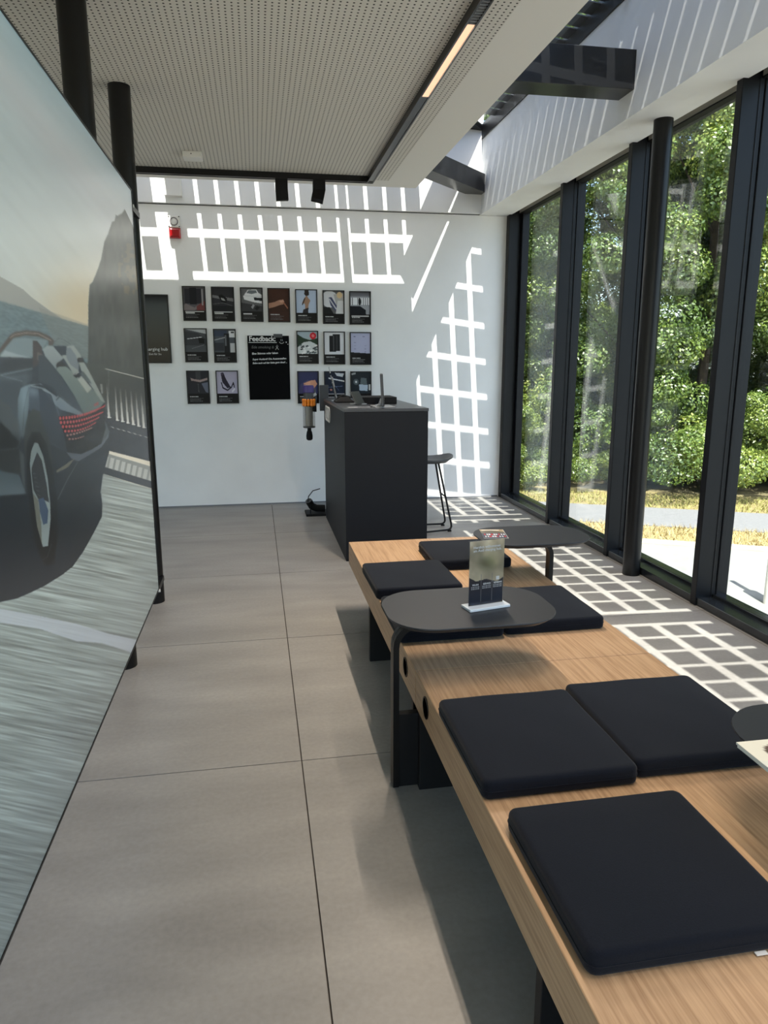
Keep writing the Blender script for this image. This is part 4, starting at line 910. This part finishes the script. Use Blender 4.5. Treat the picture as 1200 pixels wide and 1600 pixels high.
# ------------------------------------------------------------------ side tables
ZT = 0.612
def side_table(x0, x1, y0, y1, legx, legy, side, label, rz=0.0):
    t = thing('side_table', (legx, legy, 0), label, 'table', 'charcoal side tables over the benches')
    r = 0.15
    def rr(i): return rrect(x0+i, x1-i, y0+i, y1-i, r-i, 10)
    MB().layers([[(x, y, ZT-0.020) for x, y in rr(0.022)], [(x, y, ZT-0.006) for x, y in rr(0.002)], [(x, y, ZT-0.003) for x, y in rr(0)], [(x, y, ZT) for x, y in rr(0.001)]]).build('tabletop', M_table, t, smooth=False)
    s_ = 1 if side == 'left' else -1
    for dy in (-0.0125, 0.0125):
        prof = [(legx, 0.004)]
        for a in np.linspace(PI, PI/2, 7): prof.append((legx+s_*(0.075+0.075*math.cos(a)), ZT-0.031-0.075+0.075*math.sin(a)))
        prof.append((legx+s_*0.30, ZT-0.031))
        rings = []
        for j, (x, z) in enumerate(prof):
            a, b = prof[max(j-1, 0)], prof[min(j+1, len(prof)-1)]; tx, tz = b[0]-a[0], b[1]-a[1]; l = math.hypot(tx, tz); nx, nz = -tz/l*0.010, tx/l*0.010
            rings.append([(x+nx, legy+dy-0.011, z+nz), (x+nx, legy+dy+0.011, z+nz), (x-nx, legy+dy+0.011, z-nz), (x-nx, legy+dy-0.011, z-nz)])
        MB().layers(rings).build('leg', M_black, t)
    xa, xb = sorted((legx+s_*0.0105, legx+s_*0.46)); B(xa, xb, legy-0.014, legy+0.014, 0.0, 0.268).build('base_panel', M_legblack, t, bevel=0.0015, seg=1)
    return t
side_table(0.392, 0.962, 2.018, 2.412, 0.418, 2.165, 'left', 'charcoal side table with the acrylic sign on it, straddling the bench seam')
side_table(1.000, 1.535, 2.955, 3.330, 1.372, 3.150, 'right', 'farthest charcoal side table with a leaflet on it, near the window column')
side_table(1.018, 1.62, 1.02, 1.405, 1.372, 1.19, 'right', 'charcoal side table carrying magazines, cut off by the right edge of the picture')

# sign on the near table
sg = thing('table_sign', (0.73, 2.19, ZT+0.0003), 'clear acrylic table sign with a welcome print on the near side table', 'sign')
ang = math.atan2(0.03, 0.135); e = Vector((math.cos(ang), math.sin(ang), 0)); f = Vector((-math.sin(ang), math.cos(ang), 0)); s0 = Vector((0.734, 2.192, ZT+0.0003))
MB().obox(s0+Vector((0, 0, 0.005)), e*0.077, f*0.032, Vector((0, 0, 0.0048))).build('base', M_acryledge, sg, bevel=0.002, seg=2)
for o_ in (-0.003, 0.003): MB().obox(s0+Vector((0, 0, 0.121))+f*o_, e*0.068, f*0.0012, Vector((0, 0, 0.112))).build('acrylic_plate', M_acrylic, sg)
def sign_print():
    nu, nv = 70, 110; u, v = np.meshgrid(np.linspace(0, 1, nu), np.linspace(0, 1, nv)); u, v = u.ravel(), v.ravel()
    p = Paint(u, v, (150, 140, 118)); n1 = vnoise(u*3.2+v*2, v*5-u*2, 31); n2 = vnoise(u*9, v*14, 33)
    p.C = np.array([168, 156, 132.])*(0.72+0.42*n1[:, None])*(0.94+0.12*n2[:, None])
    g = np.exp(-((u-0.55)/0.28)**2-((v-0.34)/0.13)**2)[:, None]*0.7; p.C = p.C*(1-g)+np.array([112, 112, 80.])*(0.75+0.5*n1[:, None])*g
    i = p.poly([(0, 0.55), (0.2, 0.62), (0.5, 0.60), (0.8, 0.66), (1, 0.60), (1, 1), (0, 1)], (58, 54, 58), (30, 34, 46))
    for x in (0.345, 0.665): p.line([(x, 0.52), (x, 0.95)], 0.008, (110, 108, 108))
    for c in (0.18, 0.51, 0.83):
        for r_ in range(2):
            x = c-0.12
            while x < c+0.1: p.rect(x, 0.705+0.028*r_, x+0.035, 0.716+0.028*r_, (150, 150, 154)); x += 0.05
    P = np.array([list(s0+e*(0.066*(2*a-1))+Vector((0, 0, 0.232-0.222*b))) for a, b in zip(u, v)])
    grid_mesh('print', P, nu, nv, p.C, M_print, sg)
sign_print()
RS = Matrix((e, Vector((0, 0, 1)), -f)).transposed()
def st_(s, size, a, b, align='LEFT', bold=0.0002): text(s, size, s0+e*(0.066*(2*a-1))+Vector((0, 0, 0.232-0.222*b))-f*0.0012, RS, M_textwhite, sg, depth=0.0002, align=align, bold=bold)
st_('Herzlich willkommen', 0.0120, 0.10, 0.115); st_('am Audi charging hub.', 0.0120, 0.10, 0.165)
st_('WLAN', 0.0080, 0.18, 0.685, 'CENTER'); st_('SERVICE', 0.0080, 0.51, 0.685, 'CENTER'); st_('REVIEWS', 0.0080, 0.83, 0.685, 'CENTER')
MB().obox(s0+e*0.043+Vector((0, 0, 0.098))-f*0.0008, e*0.006, f*0.0003, Vector((0, 0, 0.006))).build('pictogram', M_textwhite, sg)

# leaflet on the far table
def flat_print(name, c, w_, h_, rz, fn, label, cat, z, thick=0.001, nu=40, nv=56, pages=0):
    t = thing(name, (c[0], c[1], z), label, cat)
    ca, sa = math.cos(rz), math.sin(rz)
    MB().obox((c[0], c[1], z+thick/2), (w_/2*ca, w_/2*sa, 0), (-h_/2*sa, h_/2*ca, 0), (0, 0, thick/2)).build('pages', mat(name+'_paper', (224, 224, 216), 0.5), t)
    u, v = np.meshgrid(np.linspace(0, 1, nu), np.linspace(0, 1, nv)); u, v = u.ravel(), v.ravel(); p = Paint(u, v, (220, 220, 214)); fn(p)
    P = np.stack([c[0]+(u-0.5)*w_*ca-(0.5-v)*h_*sa, c[1]+(u-0.5)*w_*sa+(0.5-v)*h_*ca, np.full(len(u), z+thick+0.0003)], -1)
    grid_mesh('cover_print', P, nu, nv, p.C, M_print, t); return t
def lf(p):
    p.rect(0, 0, 1, 1, (60, 66, 80)); p.rect(0, 0, 1, 0.42, (166, 152, 124), (120, 112, 96)); p.poly([(0, 0.2), (0.5, 0.1), (1, 0.3), (1, 0.42), (0, 0.42)], (96, 92, 80)); p.rect(0.06, 0.05, 0.8, 0.10, (226, 222, 214))
    for k in range(9):
        for q in range(2): p.rect(0.08+0.1*k, 0.5+0.24*q, 0.14+0.1*k, 0.64+0.22*q, (206, 206, 210) if (k+q) % 3 else (196, 60, 60))
flat_print('leaflet', (1.096, 3.185), 0.115, 0.175, -0.18, lf, 'printed leaflet lying on the farthest side table', 'leaflet', ZT+0.0003)
def mg(p):
    p.rect(0, 0, 1, 1, (206, 208, 196)); p.poly([(0, 0), (1, 0), (1, 0.5), (0, 0.3)], (214, 212, 196)); p.ell(0.34, 0.2, 0.17, 0.12, (96, 82, 74)); p.ell(0.38, 0.23, 0.13, 0.08, (196, 146, 124)); p.ell(0.46, 0.26, 0.08, 0.05, (216, 176, 156)); p.rect(0, 0.7, 1, 1, (140, 150, 120)); p.rect(0.1, 0.8, 0.7, 0.86, (60, 66, 60))
for k, (dx, dy, rz_) in enumerate(((0.006, -0.008, -0.02), (0.003, -0.002, 0.01), (0, 0, -0.01))):
    flat_print('magazine', (1.084+dx, 1.112+dy, 0), 0.215, 0.24, rz_, mg, ('bottom magazine of the stack on the table at the right edge', 'middle magazine of the stack on the table at the right edge', 'top magazine with a portrait cover on the table at the right edge')[k], 'magazine', ZT+0.0004+0.0052*k, 0.0045)

# ------------------------------------------------------------------ outdoors
GZ = -0.30
struct(B(-40, 60, -30, 60, GZ-0.5, GZ-0.02).build('ground', noisy('earth', (96, 88, 66), (128, 116, 84), 3, 0.95)))
NV = Vector((0.452, 0.892, 0)); UV = Vector((0.892, -0.452, 0))
def strip(name, n0, n1, z, m, s0_=-14, s1_=26):
    mb = MB(); p = [UV*s0_+NV*n0, UV*s1_+NV*n0, UV*s1_+NV*n1, UV*s0_+NV*n1]
    mb.prism([(q.x, q.y) for q in p], GZ-0.1, z); return struct(mb.build(name, m))
M_slab = noisy('light_concrete', (136, 136, 133), (150, 149, 146), 6, 0.85)
M_asph = noisy('grey_asphalt', (116, 115, 117), (130, 129, 130), 30, 0.9)
M_dry = noisy('dry_grass_ground', (128, 114, 76), (150, 136, 94), 9, 0.95)
# forecourt: from the facade to the kerb (cut along the building)
pf = [(2.76, 7.45), (2.76, -20), (40, -20)]
q0, q1 = UV*26+NV*7.10, UV*-14+NV*7.10
tL = (7.10-0.452*2.76)/0.892
struct(MB().prism([(2.76, -25), (30, -25), (30, (7.10-0.452*30)/0.892), (2.76, tL)], GZ-0.1, GZ).build('forecourt', M_slab))
strip('kerb', 7.10, 7.28, GZ+0.015, noisy('kerb_stone', (176, 166, 146), (196, 186, 166), 8, 0.9))
strip('verge', 7.28, 7.98, GZ-0.01, M_dry); strip('footpath', 7.98, 9.0, GZ, M_asph); strip('verge', 9.0, 10.2, GZ-0.01, M_dry)
def grass(name, n0, n1, cnt, c1, c2, label):
    s_ = rng.uniform(-6, 12, cnt); n = rng.uniform(n0, n1, cnt); h = rng.uniform(0.02, 0.055, cnt); a = rng.uniform(0, PI, cnt); ln = rng.normal(0, 0.03, (cnt, 2)); wd = 0.006
    bx = UV.x*s_+NV.x*n; by = UV.y*s_+NV.y*n
    keep = bx > 2.9; bx, by, h, a, ln = bx[keep], by[keep], h[keep], a[keep], ln[keep]; cnt = len(bx)
    V_ = np.zeros((cnt, 3, 3)); V_[:, 0] = np.stack([bx-wd*np.cos(a), by-wd*np.sin(a), np.full(cnt, GZ-0.012)], -1); V_[:, 1] = np.stack([bx+wd*np.cos(a), by+wd*np.sin(a), np.full(cnt, GZ-0.012)], -1); V_[:, 2] = np.stack([bx+ln[:, 0], by+ln[:, 1], GZ+h], -1)
    me = bpy.data.meshes.new(name); me.from_pydata(V_.reshape(-1, 3).tolist(), [], np.arange(cnt*3).reshape(-1, 3).tolist())
    m = mat(name+'_blades', c1, 0.9, spec=0.2); g = N(m, 'ShaderNodeNewGeometry'); cr = N(m, 'ShaderNodeValToRGB'); cr.color_ramp.elements[0].color = lin(c1); cr.color_ramp.elements[1].color = lin(c2)
    L(m, g.outputs['Random Per Island'], cr.inputs[0]); L(m, cr.outputs[0], bsdf(m).inputs['Base Color']); me.materials.append(m)
    o = bpy.data.objects.new(name, me); col.objects.link(o); tag(o, label, 'grass'); o['kind'] = 'stuff'
grass('dry_grass', 7.28, 7.97, 16000, (172, 152, 104), (204, 186, 138), 'dry yellow grass strip between the forecourt and the footpath')
grass('verge_grass', 9.02, 9.9, 14000, (130, 132, 74), (178, 168, 108), 'greener grass strip along the foot of the trees')

# trees: a trunk and a crown of leaves, three crowns shared
def leaf_mat(name, c1, c2, c3):
    m = bpy.data.materials.new(name); m.use_nodes = True; nt = m.node_tree; nt.nodes.remove(bsdf(m)); out = nt.nodes['Material Output']
    g = N(m, 'ShaderNodeNewGeometry'); cr = N(m, 'ShaderNodeValToRGB'); cr.color_ramp.elements[0].color = lin(c1); cr.color_ramp.elements[1].color = lin(c3); e_ = cr.color_ramp.elements.new(0.55); e_.color = lin(c2)
    oi = N(m, 'ShaderNodeTexNoise'); oi.inputs['Scale'].default_value = 0.7; oi.inputs['Detail'].default_value = 2
    L(m, g.outputs['Position'], oi.inputs['Vector'])
    ad = N(m, 'ShaderNodeMath', operation='MULTIPLY_ADD'); ad.inputs[1].default_value = 0.45; L(m, g.outputs['Random Per Island'], ad.inputs[0])
    mr = N(m, 'ShaderNodeMapRange'); mr.inputs[1].default_value = 0.335; mr.inputs[2].default_value = 0.65; mr.inputs[3].default_value = 0; mr.inputs[4].default_value = 0.55; L(m, oi.outputs['Fac'], mr.inputs[0]); L(m, mr.outputs[0], ad.inputs[2])
    L(m, ad.outputs[0], cr.inputs[0])
    df = N(m, 'ShaderNodeBsdfDiffuse'); tr = N(m, 'ShaderNodeBsdfTranslucent'); mx = N(m, 'ShaderNodeMixShader'); mx.inputs[0].default_value = 0.3
    gl = N(m, 'ShaderNodeBsdfGlossy'); gl.inputs['Roughness'].default_value = 0.4; mx2 = N(m, 'ShaderNodeMixShader'); mx2.inputs[0].default_value = 0.07
    L(m, cr.outputs[0], df.inputs[0]); L(m, cr.outputs[0], tr.inputs[0]); L(m, df.outputs[0], mx.inputs[1]); L(m, tr.outputs[0], mx.inputs[2]); L(m, mx.outputs[0], mx2.inputs[1]); L(m, gl.outputs[0], mx2.inputs[2]); L(m, mx2.outputs[0], out.inputs[0])
    return m
M_leaf = leaf_mat('green_leaves', (62, 86, 34), (124, 144, 62), (206, 202, 104))
M_leafd = leaf_mat('dark_leaves', (52, 76, 34), (98, 122, 52), (160, 170, 82))
M_bark = noisy('bark', (58, 48, 38), (84, 70, 54), 14, 0.95)
def crown(name, H, R, n, m, seed, base=0.1, ls=0.042):
    r = np.random.default_rng(seed)
    nc = int(H*R*9); cz = r.uniform(base+0.2, H, nc); prof = np.clip(1.0-((cz/H)-0.45)**2*1.9, 0.25, 1)
    ca = r.uniform(0, 2*PI, nc); cr_ = R*prof*np.sqrt(r.uniform(0.15, 1, nc)); cc = np.stack([cr_*np.cos(ca), cr_*np.sin(ca), cz], -1); rad = r.uniform(0.18, 0.5, nc)
    k = r.integers(0, nc, n); d = r.normal(0, 1, (n, 3)); d /= np.linalg.norm(d, axis=1)[:, None]
    P = cc[k]+d*(rad[k]*r.uniform(0.5, 1, n)**0.6)[:, None]*np.array([1, 1, 0.75]); P[:, 2] = np.maximum(P[:, 2], 0.05)
    nrm = d+r.normal(0, 0.55, (n, 3))+np.array([0, 0, 0.4]); nrm /= np.linalg.norm(nrm, axis=1)[:, None]
    t_ = np.cross(nrm, r.normal(0, 1, (n, 3))); t_ /= np.linalg.norm(t_, axis=1)[:, None]; b_ = np.cross(nrm, t_)
    s_ = (ls*r.uniform(0.6, 1.25, n))[:, None]
    V_ = np.stack([P-t_*s_*0.6, P+b_*s_*0.34+nrm*s_*0.1, P+t_*s_*0.6, P-b_*s_*0.34+nrm*s_*0.1], 1).reshape(-1, 3)
    me = bpy.data.meshes.new(name); q = np.arange(n*4, dtype=np.int32)
    me.vertices.add(n*4); me.vertices.foreach_set('co', V_.astype(np.float32).ravel()); me.loops.add(n*4); me.loops.foreach_set('vertex_index', q)
    me.polygons.add(n); me.polygons.foreach_set('loop_start', np.arange(0, n*4, 4, dtype=np.int32)); me.update(calc_edges=True); me.materials.append(m); return me
def trunk_mesh(H):
    mb = MB().tube([(0, 0, -0.05), (0.05, 0.02, H*0.3), (-0.04, 0.05, H*0.6), (0.03, 0, H*0.92)], 0.08, 8, 0.02)
    rr = random.Random(3)
    for k in range(7):
        z = H*(0.25+0.09*k); a = k*2.4; mb.tube([(0, 0.02, z), (0.5*math.cos(a), 0.5*math.sin(a), z+0.45), (0.9*math.cos(a), 0.9*math.sin(a), z+0.8)], 0.022, 6, 0.008)
    me = bpy.data.meshes.new('trunk'); me.from_pydata(mb.v, [], mb.f); me.materials.append(M_bark); return me
CR = [crown('foliage', 8.6, 1.35, 150000, M_leaf, 1), crown('foliage', 9.2, 1.5, 160000, M_leafd, 2), crown('foliage', 7.6, 1.3, 140000, M_leaf, 5)]
BU = crown('foliage', 1.7, 0.95, 24000, M_leafd, 8, base=-0.1, ls=0.038)
TR = trunk_mesh(7.5)
def tree(kind, s_, n, sc_, rz_, lb, nm, grp):
    p = UV*s_+NV*n; t = thing(nm, (p.x, p.y, GZ-0.02), lb, 'tree' if nm == 'tree' else 'shrub', grp); t.rotation_euler.z = rz_; t.scale = (sc_, sc_, sc_)
    f = bpy.data.objects.new('foliage', CR[kind] if nm == 'tree' else BU); col.objects.link(f); f.parent = t; f['kind'] = 'stuff'
    if nm == 'tree': k = bpy.data.objects.new('trunk', TR); col.objects.link(k); k.parent = t
GT = 'trees behind the footpath'
for k in range(18):
    tree((0, 1, 2, 1)[k % 4], -4.8+1.02*k, 11.3+0.35*math.sin(k*2.1), 0.95+0.12*math.sin(k*1.3), k*1.9, ('leafy green tree in the sunlit front row behind the footpath' if k % 4 in (0, 2) else 'darker dense tree in the front row behind the footpath'), 'tree', GT+(' sunlit' if k % 4 in (0, 2) else ' darker'))
for k in range(12):
    tree(1, -6+1.7*k, 13.4+0.3*math.sin(k*1.7), 1.2, k*2.3+0.7, 'tall dark tree standing in the back row beyond the others', 'tree', 'trees in the back row')
for k in range(15):
    tree(0, -3.4+1.1*k, 10.25+0.18*math.sin(k*2.7), 0.75+0.2*math.sin(k*1.9), k*1.3, 'low bushy shrub at the foot of the trees beside the grass strip', 'shrub', 'shrubs at the foot of the trees')
# pale post at the right edge, outside
po = thing('street_post', (3.62, 4.36, GZ), 'pale grey post with a thick foot outside the window at the right edge', 'post')
MB().lathe((3.62, 4.36, GZ), [(0.055, 0.0), (0.055, 0.55), (0.048, 0.56)], 24).build('post_foot', M_offwhite, po, smooth=True)
MB().lathe((3.62, 4.36, GZ), [(0.022, 0.55), (0.022, 1.1)], 16).build('pole', M_silver, po, smooth=True)

# pieces that belong to a part go one level deeper
SUB = {'housing': ('sounder_ring', 'sounder_cap', 'screw', 'status_light'), 'cover': ('seam', 'care_tag'), 'screen': ('display',),
       'board': ('lettering', 'underline', 'smiley', 'hearts', 'ribbon_drawing', 'clip'), 'print': ('lettering', 'pictogram'),
       'bin': ('bin_lid', 'shroud'), 'cyclone_core': ('cyclone',), 'body': ('emblem_ring',), 'tool_body': ('tool_mouth',), 'base_panel': ()}
base = lambda o: o.name.split('.')[0]
for root in [o for o in list(sc.objects) if o.parent is None and o.get('category')]:
    kids = list(root.children)
    for p in kids:
        for c in kids:
            if c is not p and base(c) in SUB.get(base(p), ()) and c.parent is root:
                c.parent = p; c.matrix_parent_inverse = Matrix.Identity(4)
    gs = [k for k in kids if base(k) == 'grommet']; so2 = [k for k in kids if base(k) == 'socket']
    for g, k in zip(gs, so2): k.parent = g; k.matrix_parent_inverse = Matrix.Identity(4)
